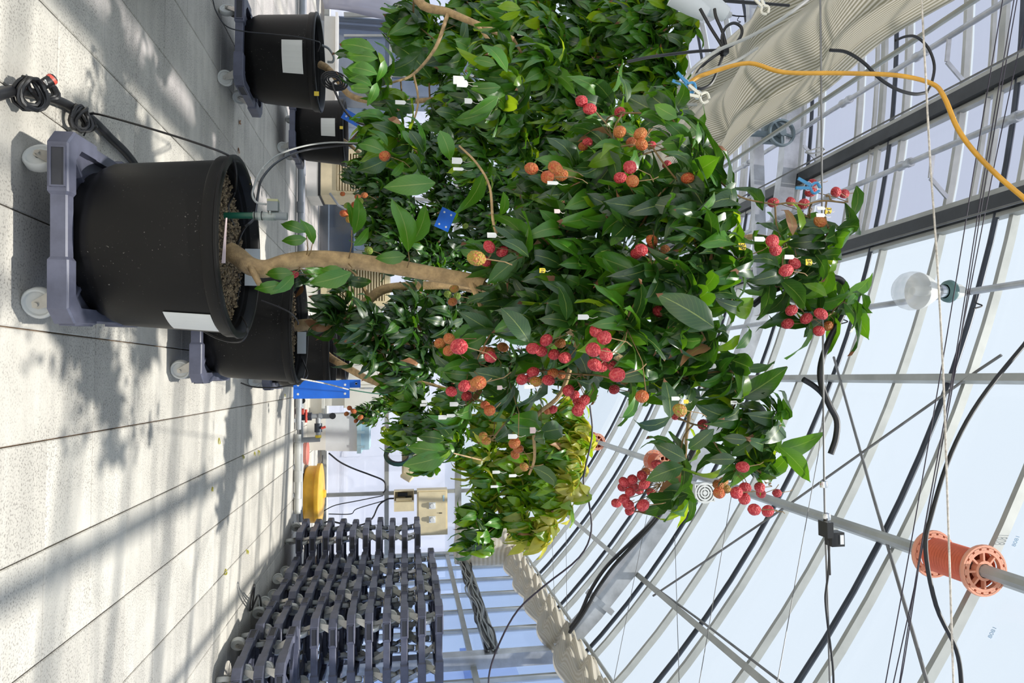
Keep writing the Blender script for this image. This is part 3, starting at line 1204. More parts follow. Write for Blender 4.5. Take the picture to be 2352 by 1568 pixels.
def sticker(pot, ang, zc, w, h, r, material='paper'):
    n = 6
    vs, fs = [], []
    for i in range(n + 1):
        a = ang + (i / n - 0.5) * w / r
        for z in (zc - h / 2, zc + h / 2):
            rr = pot_r(z) + 0.002
            vs.append((rr * cos(a), rr * sin(a), z))
            vs.append(((rr + 0.0015) * cos(a), (rr + 0.0015) * sin(a), z))
    for i in range(n):
        a = 4 * i
        fs += [(a + 1, a + 5, a + 7, a + 3), (a, a + 2, a + 6, a + 4), (a + 2, a + 3, a + 7, a + 6), (a, a + 4, a + 5, a + 1)]
    fs += [(0, 1, 3, 2), (4 * n, 4 * n + 2, 4 * n + 3, 4 * n + 1)]
    MB().add(vs, fs).build('label_paper', material, pot)


# ------------------------------------------------------------------ trees
class Tree:
    def __init__(s, base, label, seed, group=None):
        s.base = V(base)
        s.root = empty('potted_lychee_tree', s.base)
        tag(s.root, label, 'tree', group)
        s.rnd = random.Random(seed)
        s.leaves = []          # (matrix, variant, material)
        s.wood = MB()
        s.branches = []
        s.twigs = MB()
        s.shoots = []
        s.nodes = []

    def limb(s, pts, r0, r1, n=8, sm=5, wood=True):
        P = catmull(pts, sm)
        rs = [r0 + (r1 - r0) * i / max(1, len(P) - 1) for i in range(len(P))]
        if not wood:
            s.twigs.tube(P, rs, n)
        elif not s.wood.f:
            s.wood.tube(P, rs, n)
        else:
            s.branches.append(MB().tube(P, rs, n))
        s.nodes.extend(zip(P, rs))
        return P

    def nearest(s, p, rmin=0.0):
        best = None
        for q, r in s.nodes:
            if q.z > p.z + 0.05 and (q - p).length > 0.3:
                continue
            d = (q - p).length + max(0, q.z - p.z) * 0.6
            if best is None or d < best[0]:
                best = (d, q, r)
        return best

    def add_leaf(s, p, d, n, size, mname, vi=None, ws=1.0):
        vi = s.rnd.randrange(len(LEAF_V)) if vi is None else vi
        s.leaves.append((leaf_matrix(p, d, n, size / 0.15, ws), vi, mname))

    def shoot(s, p, out, nleaf, size, mats, droop=0.6, spread=1.0):
        rnd = s.rnd
        a0 = rnd.uniform(0, 2 * pi)
        ax = (out.normalized() * 0.7 + V((0, 0, -droop * 0.3)) + V((rnd.gauss(0, .3), rnd.gauss(0, .3), rnd.gauss(0, .3)))).normalized()
        a = ax.orthogonal().normalized()
        b = ax.cross(a)
        for k in range(nleaf):
            ang = a0 + k * 2.4
            side = a * cos(ang) + b * sin(ang)
            t = k / max(1, nleaf - 1)
            q = p - ax * (0.05 * t) * (size / 0.15) + side * 0.006
            d = ax * rnd.uniform(0.25, 0.9) + side * spread * rnd.uniform(0.7, 1.1) + V((0, 0, -droop * rnd.uniform(0.4, 1.3)))
            nrm = V((rnd.gauss(0, .3), rnd.gauss(0, .3), 1.15)) + out * 0.6
            m = rnd.choices([x for x, _ in mats], [w for _, w in mats])[0]
            s.add_leaf(q, d, nrm, size * rnd.uniform(0.72, 1.15), m)

    def blob(s, x, y, rpx, z, dens=1.0, mats=(('leaf_deep', 1),), size=0.15, nleaf=7, droop=0.6, limb=True, squash=1.0):
        rnd = s.rnd
        c = atD(x, y, z)
        R = rpx * z / FPX
        core = max(0.02, R - size * 0.35)
        nb = s.nearest(c)
        if limb and nb and nb[0] > 0.03:
            st = nb[1]
            L = (c - st).length
            mid = (st + c) / 2 + V((rnd.gauss(0, .06), rnd.gauss(0, .06), -0.05 - 0.05 * L)) * min(1, L)
            r0 = min(nb[2] * 0.8, 0.004 + 0.012 * L)
            s.limb([st, mid, c], max(0.003, r0), 0.003, 6, 5, wood=False)
        n = max(2, int(dens * 7.0 * (R / 0.10) ** 2))
        for k in range(n):
            v = V((rnd.gauss(0, 1), rnd.gauss(0, 1), rnd.gauss(0, 1))).normalized()
            q = c + v * core * (rnd.random() ** 0.45) * squash
            s.shoots.append(q)
            s.twigs.tube([c, (c + q) / 2 + V((0, 0, -0.01)), q], [0.0028, 0.0022, 0.0015], 4, cap=False)
            s.shoot(q, v, nleaf + rnd.randint(-2, 2), size, mats, droop)

    def leaf2(s, bx, by, tx, ty, z, m='leaf_deep', dz=0.0, vi=2, wr=1.0, roll=0.0):
        b = atD(bx, by, z)
        t = atD(tx, ty, z + dz)
        d = t - b
        view = (CAM - b).normalized()
        n = (view + V((0, 0, 0.8))).normalized()
        n = Quaternion(d.normalized(), roll) @ n
        s.add_leaf(b, d, n, d.length * 1.06, m, vi, wr)

    def fruit(s, items, z_of=None, D=0.036, zlim=(1.0, 9.0)):
        rnd = s.rnd
        for (x, y, dp, code) in items:
            z = max(zlim[0], min(zlim[1], FPX * D / dp))
            c = atD(x, y, z)
            rad = dp * z / FPX / 2
            me = lychee_data(rnd.randrange(3), code)
            o = bpy.data.objects.new('lychee', me)
            COL.objects.link(o)
            o.parent = s.root
            o.location = c - s.base
            o.scale = [rad / 0.018] * 3
            o.rotation_euler = (rnd.uniform(-.7, .7), rnd.uniform(-.7, .7), rnd.uniform(0, 6.3))
            top = c + V((0, 0, rad * 0.9))
            best = None
            for q in s.shoots:
                dd = (q - c).length
                if q.z > c.z - 0.02 and (best is None or dd < best[0]):
                    best = (dd, q)
            e = best[1] if best and best[0] < 0.22 else top + V((rnd.uniform(-.03, .03), rnd.uniform(.02, .06), 0.07))
            s.twigs.tube([top - V((0, 0, 0.004)), (top + e) / 2 + V((0, 0, 0.015)), e], [0.0016, 0.0014, 0.0016], 4)

    def clear_view(s, items, zmax, D=0.036, pad=1.0):
        """drop generated leaves that would hang right in front of a fruit"""
        keep = []
        F = []
        for (x, y, dp, code) in items:
            F.append((x, y, dp * 0.5 * pad, max(1.0, min(9.0, FPX * D / dp))))
        for L in s.leaves:
            m = L[0]
            hit = False
            for t in (0.15, 0.5, 0.85):
                p = project(m @ V((0, 0.15 * t, 0)))
                if p is None:
                    continue
                for (x, y, r, z) in F:
                    if p[2] < z and abs(p[0] - x) < r + 16 and abs(p[1] - y) < r + 16:
                        hit = True
                        break
                if hit:
                    break
            if not hit:
                keep.append(L)
        s.leaves = keep

    def finish(s, wood='bark', nobj=296, drop=None):
        s.wood.build('trunk', wood, s.root, smooth=True, off=s.base)
        for b in s.branches:
            b.build('branch', wood, s.root, smooth=True, off=s.base)
        if s.twigs.f:
            s.twigs.build('twigs', 'twig', s.root, off=s.base)['kind'] = 'stuff'
        sc = []
        for L in s.leaves:
            m = L[0]
            p = project(m @ V((0, 0.07, 0)))
            key = 0
            if p and -80 < p[0] < 2430 and -80 < p[1] < 1650:
                key = m.col[1].to_3d().length / p[2] * (1.0 + 0.6 * (4 - p[2]) / 4)
            sc.append((key, L))
        sc.sort(key=lambda t: -t[0])
        T = Matrix.Translation(-s.base)
        groups = {}
        for k, (key, (m, vi, mn)) in enumerate(sc):
            if k < nobj and key > 0:
                o = bpy.data.objects.new('leaf', leaf_data(vi, mn))
                COL.objects.link(o)
                o.parent = s.root
                o.matrix_local = T @ m
            else:
                groups.setdefault(mn, []).append((vi, T @ m))
        if groups:
            names = sorted(groups)
            vs, fs, uvs, mi = [], [], [], []
            for gi, mn in enumerate(names):
                for vi, m in groups[mn]:
                    v0, f0, u0 = LEAF_LO[vi]
                    o = len(vs)
                    vs.extend([tuple(m @ V(p)) for p in v0])
                    uvs.extend(u0)
                    fs.extend([tuple(i + o for i in f) for f in f0])
                    mi.extend([gi] * len(f0))
            me = bpy.data.meshes.new('foliage')
            me.from_pydata(vs, [], fs)
            for mn in names:
                me.materials.append(MATS[mn])
            me.polygons.foreach_set('material_index', mi)
            me.polygons.foreach_set('use_smooth', [True] * len(fs))
            ul = me.uv_layers.new(name='UVMap')
            flat = []
            for li in me.loops:
                flat.extend(uvs[li.vertex_index])
            ul.data.foreach_set('uv', flat)
            me.update()
            o = bpy.data.objects.new('foliage', me)
            COL.objects.link(o)
            o.parent = s.root
            o['kind'] = 'stuff'
        return s.root

POTH = 0.465
R1P = 0.309
DECK = 0.1505
_mp = make_pot


def make_pot(root, seed, soil=0.075, r1=0.309):
    H = POTH
    pr = [(0.0, 0.0), (0.235, 0.0), (0.246, 0.010), (0.249, 0.036), (0.268, 0.055), (0.280, 0.085), (r1 - 0.004, H - 0.055), (r1 - 0.003, H - 0.045),
          (r1 - 0.016, H - 0.03), (r1 - 0.022, H - soil - 0.05), (0.0, H - soil - 0.05)]
    pot = MB().lathe(pr, 48).build('pot', 'pot_plastic', root, smooth=True)
    rim = [(r1 - 0.018, H - 0.05), (r1 + 0.006, H - 0.05), (r1 + 0.010, H - 0.044), (r1 + 0.011, H - 0.014), (r1 + 0.016, H - 0.010), (r1 + 0.016, H - 0.002), (r1 + 0.010, H + 0.002),
           (r1 - 0.004, H + 0.002), (r1 - 0.010, H - 0.004)]
    MB().lathe(rim, 48, close=True).build('rim', 'pot_plastic', pot, smooth=True)
    MB().lathe([(0.0, H - soil), (r1 - 0.018, H - soil)], 32).build('soil', 'soil', pot)
    return pot


DEEP = (('leaf_deep', 8), ('leaf_mid', 2), ('leaf_dry', 0.25))
MIXED = (('leaf_deep', 6.5), ('leaf_mid', 3.5), ('leaf_young', 0.4), ('leaf_dry', 0.2))
LUSH = (('leaf_mid', 6), ('leaf_deep', 3.5), ('leaf_young', 2))
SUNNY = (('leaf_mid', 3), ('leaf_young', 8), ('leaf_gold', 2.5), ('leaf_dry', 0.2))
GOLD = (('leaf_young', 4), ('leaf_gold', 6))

# fruit read off the photograph: x, y, diameter in pixels, ripeness
F1 = [(1336, 232, 27, 'r'), (1355, 250, 27, 'r'), (1424, 257, 24, 'r'), (1424, 303, 28, 'o'), (1471, 307, 28, 'o'), (1450, 326, 23, 'o'), (1474, 332, 28, 'o'),
      (1496, 333, 20, 'r'), (1350, 326, 22, 'r'), (1340, 336, 21, 'o'), (1221, 387, 29, 'o'), (1276, 386, 31, 'o'), (1258, 406, 29, 'o'), (1290, 402, 28, 'o'),
      (1447, 384, 31, 'r'), (1425, 408, 27, 'r'), (1453, 416, 29, 'o'), (1532, 378, 20, 'r'), (1580, 409, 27, 'o'), (1498, 553, 27, 'o'), (1473, 574, 29, 'r'),
      (1462, 583, 26, 'r'), (1497, 570, 24, 'r'), (1528, 573, 22, 'o'), (1513, 715, 27, 'd'), (1369, 761, 29, 'r'), (1388, 775, 33, 'r'), (1363, 803, 33, 'r'),
      (1392, 815, 31, 'r'), (1366, 838, 30, 'r'), (1383, 841, 28, 'r'), (1407, 840, 26, 'r'), (1418, 861, 34, 'r'), (1411, 894, 24, 'r'),
      (1774, 553, 30, 'r'), (1781, 574, 28, 'r'), (1825, 605, 26, 'r'), (1806, 621, 30, 'r'), (1818, 712, 26, 'r'), (1809, 743, 25, 'r'), (1852, 731, 25, 'r'),
      (1886, 721, 27, 'r'), (1881, 760, 25, 'r'), (1902, 748, 24, 'o'), (1776, 465, 23, 'r'), (1816, 463, 21, 'r'), (1846, 468, 24, 'r'), (1863, 441, 23, 'r'),
      (1866, 420, 20, 'r'), (1920, 441, 23, 'r'), (1939, 445, 22, 'r'), (1884, 509, 26, 'o'),
      (1095, 593, 38, 'y'), (1116, 600, 25, 'r'), (1124, 567, 27, 'r'), (1154, 577, 26, 'r'),
      (1011, 788, 25, 'o'), (1032, 778, 27, 'o'), (1031, 805, 26, 'o'), (1055, 796, 38, 'r'), (1125, 808, 24, 'o'), (1113, 804, 20, 'o'), (1127, 820, 27, 'r'),
      (1155, 797, 23, 'o'), (1255, 781, 28, 'r'), (1287, 788, 24, 'o'), (1224, 800, 28, 'r'), (1244, 806, 26, 'r'), (1273, 814, 26, 'r'), (1298, 821, 28, 'r'),
      (1225, 854, 25, 'r'), (1199, 871, 26, 'r'), (1214, 869, 22, 'r'), (1232, 876, 25, 'y'), (1260, 873, 26, 'r'), (1271, 857, 25, 'o'), (1290, 860, 21, 'o'),
      (1067, 886, 28, 'r'), (1037, 899, 25, 'r'), (1099, 879, 34, 'o'), (1084, 886, 27, 'o'), (1072, 909, 24, 'r'), (1306, 896, 26, 'r'), (1320, 907, 22, 'r'),
      (1342, 919, 25, 'r'), (1327, 922, 22, 'r'), (1332, 933, 25, 'r'), (1327, 944, 25, 'r'), (1115, 931, 21, 'o'), (1125, 942, 25, 'o'), (1258, 942, 20, 'o'),
      (1475, 910, 30, 'o'), (1562, 942, 31, 'y'), (1554, 954, 20, 'r'), (1614, 974, 23, 'r'),
      (1475, 1092, 23, 'r'), (1453, 1101, 23, 'r'), (1434, 1107, 23, 'r'), (1430, 1118, 22, 'r'), (1455, 1117, 22, 'r'), (1480, 1111, 24, 'r'), (1448, 1129, 23, 'r'),
      (1467, 1125, 21, 'r'), (1496, 1131, 21, 'r'), (1434, 1145, 23, 'r'), (1416, 1155, 21, 'r'), (1443, 1158, 23, 'r'), (1447, 1171, 22, 'r'), (1477, 1160, 27, 'r'),
      (1484, 1083, 19, 'o'), (1515, 1080, 20, 'd'), (1508, 1066, 22, 'r'), (1706, 1072, 27, 'r'), (1662, 1105, 21, 'y'), (1669, 1123, 20, 'y'), (1650, 1113, 23, 'o'),
      (1652, 1131, 28, 'o'), (1692, 1131, 28, 'r'), (1712, 1120, 26, 'r'), (1710, 1145, 26, 'r'), (1745, 1119, 24, 'd'), (1748, 1133, 22, 'd'), (1785, 1132, 20, 'r'),
      (1733, 1170, 28, 'r'), (1764, 1173, 27, 'r'), (1110, 1001, 20, 'y'), (1117, 1012, 20, 'y'), (1182, 1017, 25, 'o'), (1191, 1030, 22, 'o'), (1183, 1044, 20, 'o'),
      (1204, 1072, 20, 'y'), (1270, 940, 20, 'r')]

# ---- 1 the big front tree
P1 = V((-0.47, 2.55, DECK))
place_dolly(P1.x - 0.02, P1.y, 0, 0.05, 'blue-grey plant dolly under the pot of the tallest lychee tree', 'dollies under potted trees')
T = Tree(P1, 'tallest fruiting lychee tree, tan bent trunk, in a black pot with a green standpipe', 21)
pot1 = make_pot(T.root, 3)
gravel(pot1, 5, POTH, 0.075, 0.29, 2200)
sticker(pot1, math.radians(-22), POTH - 0.13, 0.12, 0.15, 0.29)
Yt = 2.50
tr = T.limb([atY(x, y, Yt + dy) - V((0, 0, 0)) for x, y, dy in ((528, 577, .02), (548, 590, .0), (575, 611, -.02), (612, 617, -.02), (660, 602, -.01), (720, 594, 0), (800, 598, 0), (900, 612, 0), (1000, 630, -.01), (1075, 643, -.02), (1110, 655, -.03))], 0.034, 0.026, 14, 6)
T.limb([atY(572, 606, Yt - .03), atY(582, 625, Yt - .06), atY(596, 652, Yt - .08)], 0.013, 0.010, 10)
T.limb([atY(1080, 645, Yt - .03), atY(1100, 690, Yt - .08), atY(1112, 725, Yt - .1), atY(1122, 748, Yt - .1)], 0.012, 0.008, 8)
T.limb([atY(1100, 652, Yt), atY(1135, 672, Yt), atY(1170, 688, Yt), atY(1300, 700, Yt + .1), atY(1450, 650, Yt), atY(1600, 600, Yt - .05), atY(1715, 545, Yt - .1), atY(1800, 560, Yt - .2), atY(1850, 590, Yt - .25),
        atY(1888, 640, Yt - .25), atY(1897, 690, Yt - .25)], 0.021, 0.004, 8)
T.limb([atY(1170, 688, Yt), atY(1330, 770, Yt), atY(1480, 850, Yt), atY(1590, 872, Yt), atY(1650, 910, Yt), atY(1695, 965, Yt), atY(1722, 1030, Yt), atY(1740, 1065, Yt), atY(1760, 1110, Yt)], 0.016, 0.004, 8)
T.limb([atY(1590, 872, Yt), atY(1586, 930, Yt), atY(1577, 1000, Yt), atY(1570, 1075, Yt), atY(1540, 1110, Yt)], 0.009, 0.004, 8)
T.limb([atY(1300, 700, Yt + .1), atY(1340, 520, Yt + .35), atY(1420, 400, Yt + .3), atY(1500, 290, Yt + .1)], 0.014, 0.004, 8)
T.limb([atY(1330, 770, Yt), atY(1290, 900, Yt), atY(1230, 960, Yt), atY(1228, 1050, Yt), atY(1215, 1090, Yt)], 0.010, 0.004, 8)
T.limb([atY(1240, 610, 2.6), atY(1165, 565, 2.3), atY(1135, 520, 2.2), atY(1125, 430, 2.25), atY(1095, 375, 2.3), atY(1055, 335, 2.35)], 0.006, 0.0035, 8)
for (x, y, r, z, dn, ms) in (
        (1380, 640, 110, 2.35, .8, MIXED), (1260, 640, 105, 2.35, .8, MIXED), (1290, 540, 100, 2.4, .8, MIXED), (1200, 590, 70, 2.2, .7, MIXED),
        (1220, 740, 85, 2.3, .8, MIXED), (1330, 740, 85, 2.15, .7, MIXED), (1130, 760, 60, 2.3, .8, MIXED), (1090, 840, 60, 2.3, .8, MIXED),
        (1160, 870, 60, 2.35, .8, MIXED), (1250, 850, 70, 2.35, .8, MIXED), (1340, 860, 70, 2.25, .8, MIXED), (1440, 880, 65, 2.1, .8, MIXED),
        (1430, 760, 85, 2.0, .8, MIXED), (1500, 820, 75, 2.1, .9, MIXED), (1400, 480, 95, 2.35, .8, MIXED), (1340, 400, 75, 2.4, .8, MIXED), (1410, 340, 70, 2.25, .8, MIXED),
        (1430, 260, 50, 2.3, .8, MIXED), (1540, 265, 50, 2.2, 1, MIXED), (1500, 340, 65, 2.2, .8, MIXED), (1600, 345, 45, 2.2, .9, MIXED), (1640, 405, 50, 2.2, .9, MIXED),
        (1560, 420, 75, 2.15, .8, MIXED), (1490, 480, 85, 2.15, .8, MIXED), (1590, 500, 75, 2.1, .9, MIXED), (1670, 490, 55, 2.1, .9, MIXED), (1500, 640, 95, 2.1, .8, MIXED),
        (1610, 600, 75, 2.05, .9, MIXED), (1690, 600, 45, 2.05, .9, MIXED), (1590, 690, 85, 2.0, .9, MIXED), (1680, 690, 50, 2.1, .9, MIXED), (1620, 780, 70, 2.05, .9, MIXED),
        (1560, 790, 65, 2.1, .9, MIXED), (1570, 870, 55, 2.2, .8, MIXED), (1680, 850, 45, 2.2, .9, MIXED), (1700, 910, 40, 2.3, .8, MIXED),
        (1780, 470, 50, 2.25, .8, MIXED), (1850, 470, 48, 2.25, .8, MIXED), (1940, 465, 38, 2.25, 1, MIXED), (1905, 530, 42, 2.25, .8, MIXED), (1800, 560, 45, 2.2, .5, MIXED),
        (1800, 640, 30, 2.2, .6, MIXED), (1860, 735, 48, 2.3, 1.2, MIXED), (1910, 720, 40, 2.35, 1, MIXED), (1940, 690, 22, 2.3, .8, MIXED),
        (1560, 960, 55, 2.3, .7, MIXED), (1620, 980, 50, 2.35, .7, MIXED), (1680, 950, 45, 2.35, .7, MIXED), (1730, 990, 45, 2.35, .8, MIXED), (1775, 960, 35, 2.35, .8, MIXED),
        (1560, 1060, 50, 2.45, .9, MIXED), (1520, 1120, 38, 2.5, .9, MIXED), (1570, 1140, 42, 2.45, .9, MIXED), (1680, 1070, 42, 2.35, .9, MIXED), (1740, 1080, 45, 2.35, 1, MIXED),
        (1770, 1110, 38, 2.4, 1, MIXED), (1780, 1040, 30, 2.35, .9, MIXED), (1180, 950, 55, 2.5, .7, MIXED), (1240, 980, 45, 2.5, .6, MIXED), (1130, 1010, 45, 2.55, .7, MIXED),
        (1220, 1075, 45, 2.5, .7, MIXED), (1070, 930, 45, 2.4, .6, MIXED),
        (1130, 605, 42, 2.5, .9, MIXED), (1160, 690, 40, 2.4, .8, MIXED), (1390, 290, 55, 2.6, .8, MIXED), (1460, 360, 70, 2.6, .8, MIXED), (1380, 240, 40, 2.6, .8, MIXED),
        (1540, 340, 60, 2.6, .8, MIXED), (1905, 450, 40, 2.3, 1.1, MIXED), (1860, 500, 40, 2.3, .9, MIXED), (1885, 600, 35, 2.25, .7, MIXED),
        # far side of the crown
        (1300, 460, 120, 2.95, .6, MIXED), (1450, 620, 140, 2.95, .6, MIXED), (1280, 700, 130, 2.9, .6, MIXED), (1560, 500, 110, 2.85, .6, MIXED), (1480, 850, 90, 2.8, .6, MIXED),
        (1400, 330, 80, 2.8, .6, MIXED), (1600, 700, 100, 2.7, .6, MIXED), (1350, 850, 80, 2.85, .6, MIXED)):
    T.blob(x, y, r, z, dn * 0.9, ms, 0.166, 6, 0.55)
T.clear_view(F1, 9, pad=1.0)
for a in ((703, 533, 644, 510, 2.38), (704, 548, 646, 554, 2.38), (720, 560, 694, 500, 2.4), (673, 627, 607, 629, 2.36), (649, 652, 583, 665, 2.34), (675, 631, 624, 679, 2.34),
          (795, 630, 734, 617, 2.36), (807, 626, 711, 654, 2.34), (938, 578, 910, 452, 2.3), (933, 588, 862, 594, 2.4), (813, 537, 828, 450, 2.42), (808, 521, 804, 464, 2.42),
          (813, 565, 850, 524, 2.42), (945, 560, 985, 470, 2.35)):
    T.leaf2(*a, m='leaf_mid', vi=2, wr=1.0)
for a, b in (((704, 540), (702, 600)), ((674, 628), (690, 612)), ((808, 622), (800, 605)), ((808, 528), (800, 598)), ((938, 578), (935, 614)), ((718, 558), (702, 598))):
    T.twigs.tube([atD(*a, 2.38), atD((a[0] + b[0]) / 2 + 4, (a[1] + b[1]) / 2, 2.38), atD(*b, 2.44)], [0.0015, 0.0018, 0.0025], 5)
for (bx, by, tx, ty, z, mm, vi, wr) in (
        (1640, 752, 1514, 672, 1.85, 'leaf_deep', 2, 1.05), (1600, 745, 1560, 650, 1.95, 'leaf_deep', 2, 1.0), (1215, 785, 1155, 705, 1.95, 'leaf_deep', 2, 1.15),
        (1300, 735, 1290, 640, 2.0, 'leaf_deep', 0, 1.1), (1215, 590, 1150, 545, 2.0, 'leaf_deep', 2, 1.1), (1255, 740, 1310, 640, 2.1, 'leaf_deep', 1, 1.1),
        (1460, 905, 1440, 985, 2.0, 'leaf_mid', 1, 1.0), (1540, 960, 1530, 870, 2.0, 'leaf_deep', 2, 1.0), (1540, 955, 1455, 1002, 2.1, 'leaf_deep', 1, 1.1),
        (1575, 1055, 1505, 1018, 2.2, 'leaf_deep', 2, 1.1), (1570, 1070, 1485, 1100, 2.25, 'leaf_deep', 2, 1.1), (1640, 985, 1570, 1045, 2.2, 'leaf_deep', 1, 1.0),
        (1690, 1055, 1625, 1055, 2.2, 'leaf_deep', 2, 1.0), (1715, 1010, 1660, 1005, 2.2, 'leaf_deep', 0, 1.1), (1785, 960, 1800, 885, 2.3, 'leaf_mid', 1, 0.9),
        (1770, 965, 1760, 915, 2.3, 'leaf_mid', 1, 0.9), (1775, 962, 1818, 940, 2.3, 'leaf_mid', 0, 0.9), (1915, 590, 1915, 640, 2.2, 'leaf_young', 1, 0.9),
        (1900, 680, 1850, 648, 2.2, 'leaf_young', 2, 1.1), (1945, 700, 1982, 665, 2.25, 'leaf_mid', 1, 1.0), (1820, 540, 1812, 455, 2.15, 'leaf_dry', 1, 0.8),
        (1838, 530, 1840, 440, 2.15, 'leaf_young', 1, 0.7), (1545, 1130, 1535, 1200, 2.4, 'leaf_deep', 2, 1.0), (1555, 1140, 1550, 1190, 2.4, 'leaf_deep', 1, 0.9),
        (1690, 800, 1750, 745, 2.1, 'leaf_mid', 1, 0.9), (1700, 770, 1640, 810, 2.1, 'leaf_young', 2, 1.0), (1700, 850, 1735, 930, 2.2, 'leaf_young', 1, 0.9),
        (1690, 420, 1620, 470, 2.05, 'leaf_deep', 2, 1.0), (1680, 480, 1675, 410, 2.05, 'leaf_deep', 2, 0.9), (1640, 440, 1615, 510, 2.0, 'leaf_mid', 1, 1.0),
        (1590, 340, 1610, 280, 2.1, 'leaf_mid', 2, 0.9), (1555, 270, 1500, 240, 2.1, 'leaf_mid', 0, 1.3), (1440, 235, 1430, 170, 2.1, 'leaf_deep', 2, 1.0),
        (1180, 880, 1130, 985, 2.3, 'leaf_deep', 1, 1.0), (1010, 300, 1045, 372, 2.3, 'leaf_mid', 1, 1.3), (1000, 420, 880, 430, 2.25, 'leaf_mid', 2, 0.9),
        (1155, 440, 1165, 505, 2.2, 'leaf_mid', 1, 1.2), (1110, 400, 1060, 490, 2.3, 'leaf_mid', 2, 1.0)):
    T.leaf2(bx, by, tx, ty, z, mm, 0.0, vi, wr, random.uniform(-0.5, 0.5))
T.fruit(F1, zlim=(1.55, 2.75))
T.finish('bark', 298)

# ---- 2 tree standing left of the front pot
P2 = V((-2.17, 4.75, DECK))
place_dolly(P2.x, P2.y, 0, -0.03, 'blue-grey plant dolly under the pot with a yellow tape mark and square paper', 'dollies under potted trees')
T = Tree(P2, 'lychee tree without fruit in a black pot bearing a square paper and coiled cable', 22)
pot2 = make_pot(T.root, 4)
sticker(pot2, math.radians(-72), POTH - 0.14, 0.20, 0.13, 0.292)
T.limb([atY(735, 148, 4.75), atY(752, 157, 4.72), atY(775, 182, 4.6), atY(810, 222, 4.5), atY(900, 235, 4.4), atY(1050, 220, 4.4), atY(1200, 180, 4.4), atY(1400, 120, 4.4)], 0.026, 0.010, 10)
for (x, y, r, z, dn, ms) in ((1000, 130, 75, 4.5, .9, LUSH), (960, 60, 70, 4.5, .9, LUSH), (1060, 260, 80, 4.4, .9, LUSH), (1170, 300, 90, 4.2, .8, LUSH), (1180, 180, 85, 4.3, .9, LUSH),
                             (1250, 90, 85, 4.2, .8, LUSH), (1260, 160, 80, 3.7, .8, LUSH), (1300, 230, 70, 3.9, .8, LUSH), (1350, 100, 80, 4.2, .8, LUSH), (1380, 190, 65, 4.2, .8, LUSH),
                             (1450, 60, 85, 3.9, .8, LUSH), (1500, 130, 60, 3.9, .8, LUSH), (1530, 30, 55, 3.8, .8, LUSH), (1480, 210, 55, 3.9, .8, LUSH), (1290, 330, 70, 4.3, .8, LUSH),
                             (1220, 20, 80, 4.4, .8, LUSH), (1380, 10, 80, 4.4, .8, LUSH), (1100, 40, 80, 4.6, .8, LUSH), (1100, 370, 60, 4.2, .7, LUSH), (1540, 190, 45, 3.9, .8, LUSH), (1590, 60, 30, 3.8, .8, LUSH), (1440, 330, 70, 3.7, .9, LUSH), (1380, 290, 60, 3.7, .9, LUSH), (1560, 110, 30, 3.8, .8, LUSH)):
    T.blob(x, y, r * 1.06, z, dn * 1.15, ms, 0.165, 7, 0.8)
T.finish('bark', 298)

# ---- 3 tree whose pot stands out of the picture, its leafy arms reaching in
P7 = V((-2.17, 3.18, DECK))
place_dolly(P7.x, P7.y, 0, 0.02, 'blue-grey plant dolly of which only a corner shows beside the concrete floor edge', 'dollies under potted trees')
T = Tree(P7, 'lychee tree reaching in with big glossy arching light green leaves', 23)
make_pot(T.root, 5)
T.limb([V((-2.17, 3.18, 0.5)), V((-2.1, 3.1, 0.9)), V((-1.95, 3.0, 1.2)), atY(960, 0, 2.9), atY(1030, 28, 2.85), atY(1095, 55, 2.8), atY(1180, 90, 2.8)], 0.03, 0.010, 10)
T.limb([atY(1030, 28, 2.85), atY(1000, 110, 2.8), atY(950, 170, 2.75), atY(900, 190, 2.7)], 0.009, 0.004, 8)
T.limb([atY(950, 170, 2.75), atY(960, 240, 2.7), atY(930, 330, 2.6)], 0.005, 0.003, 8)
T.limb([atY(1095, 55, 2.8), atY(1160, 150, 2.6), atY(1160, 230, 2.6)], 0.008, 0.004, 8)
for (x, y, r, z, dn, ms) in ((870, 165, 48, 2.65, 1.0, LUSH), (930, 230, 45, 2.8, .8, LUSH), (900, 320, 62, 2.6, .9, LUSH), (960, 350, 45, 2.6, .8, LUSH), (1150, 130, 50, 2.6, .9, LUSH), (1130, 240, 60, 2.6, .9, LUSH),
                             (1190, 200, 45, 2.6, .8, LUSH), (1170, 20, 45, 2.6, .8, LUSH), (960, 60, 60, 3.2, .7, LUSH), (1060, 130, 60, 3.2, .6, LUSH), (1180, 280, 45, 2.7, .8, LUSH),
                             (1250, 160, 50, 2.9, .8, LUSH)):
    T.blob(x, y, r, z, dn, ms, 0.165, 6, 0.9)
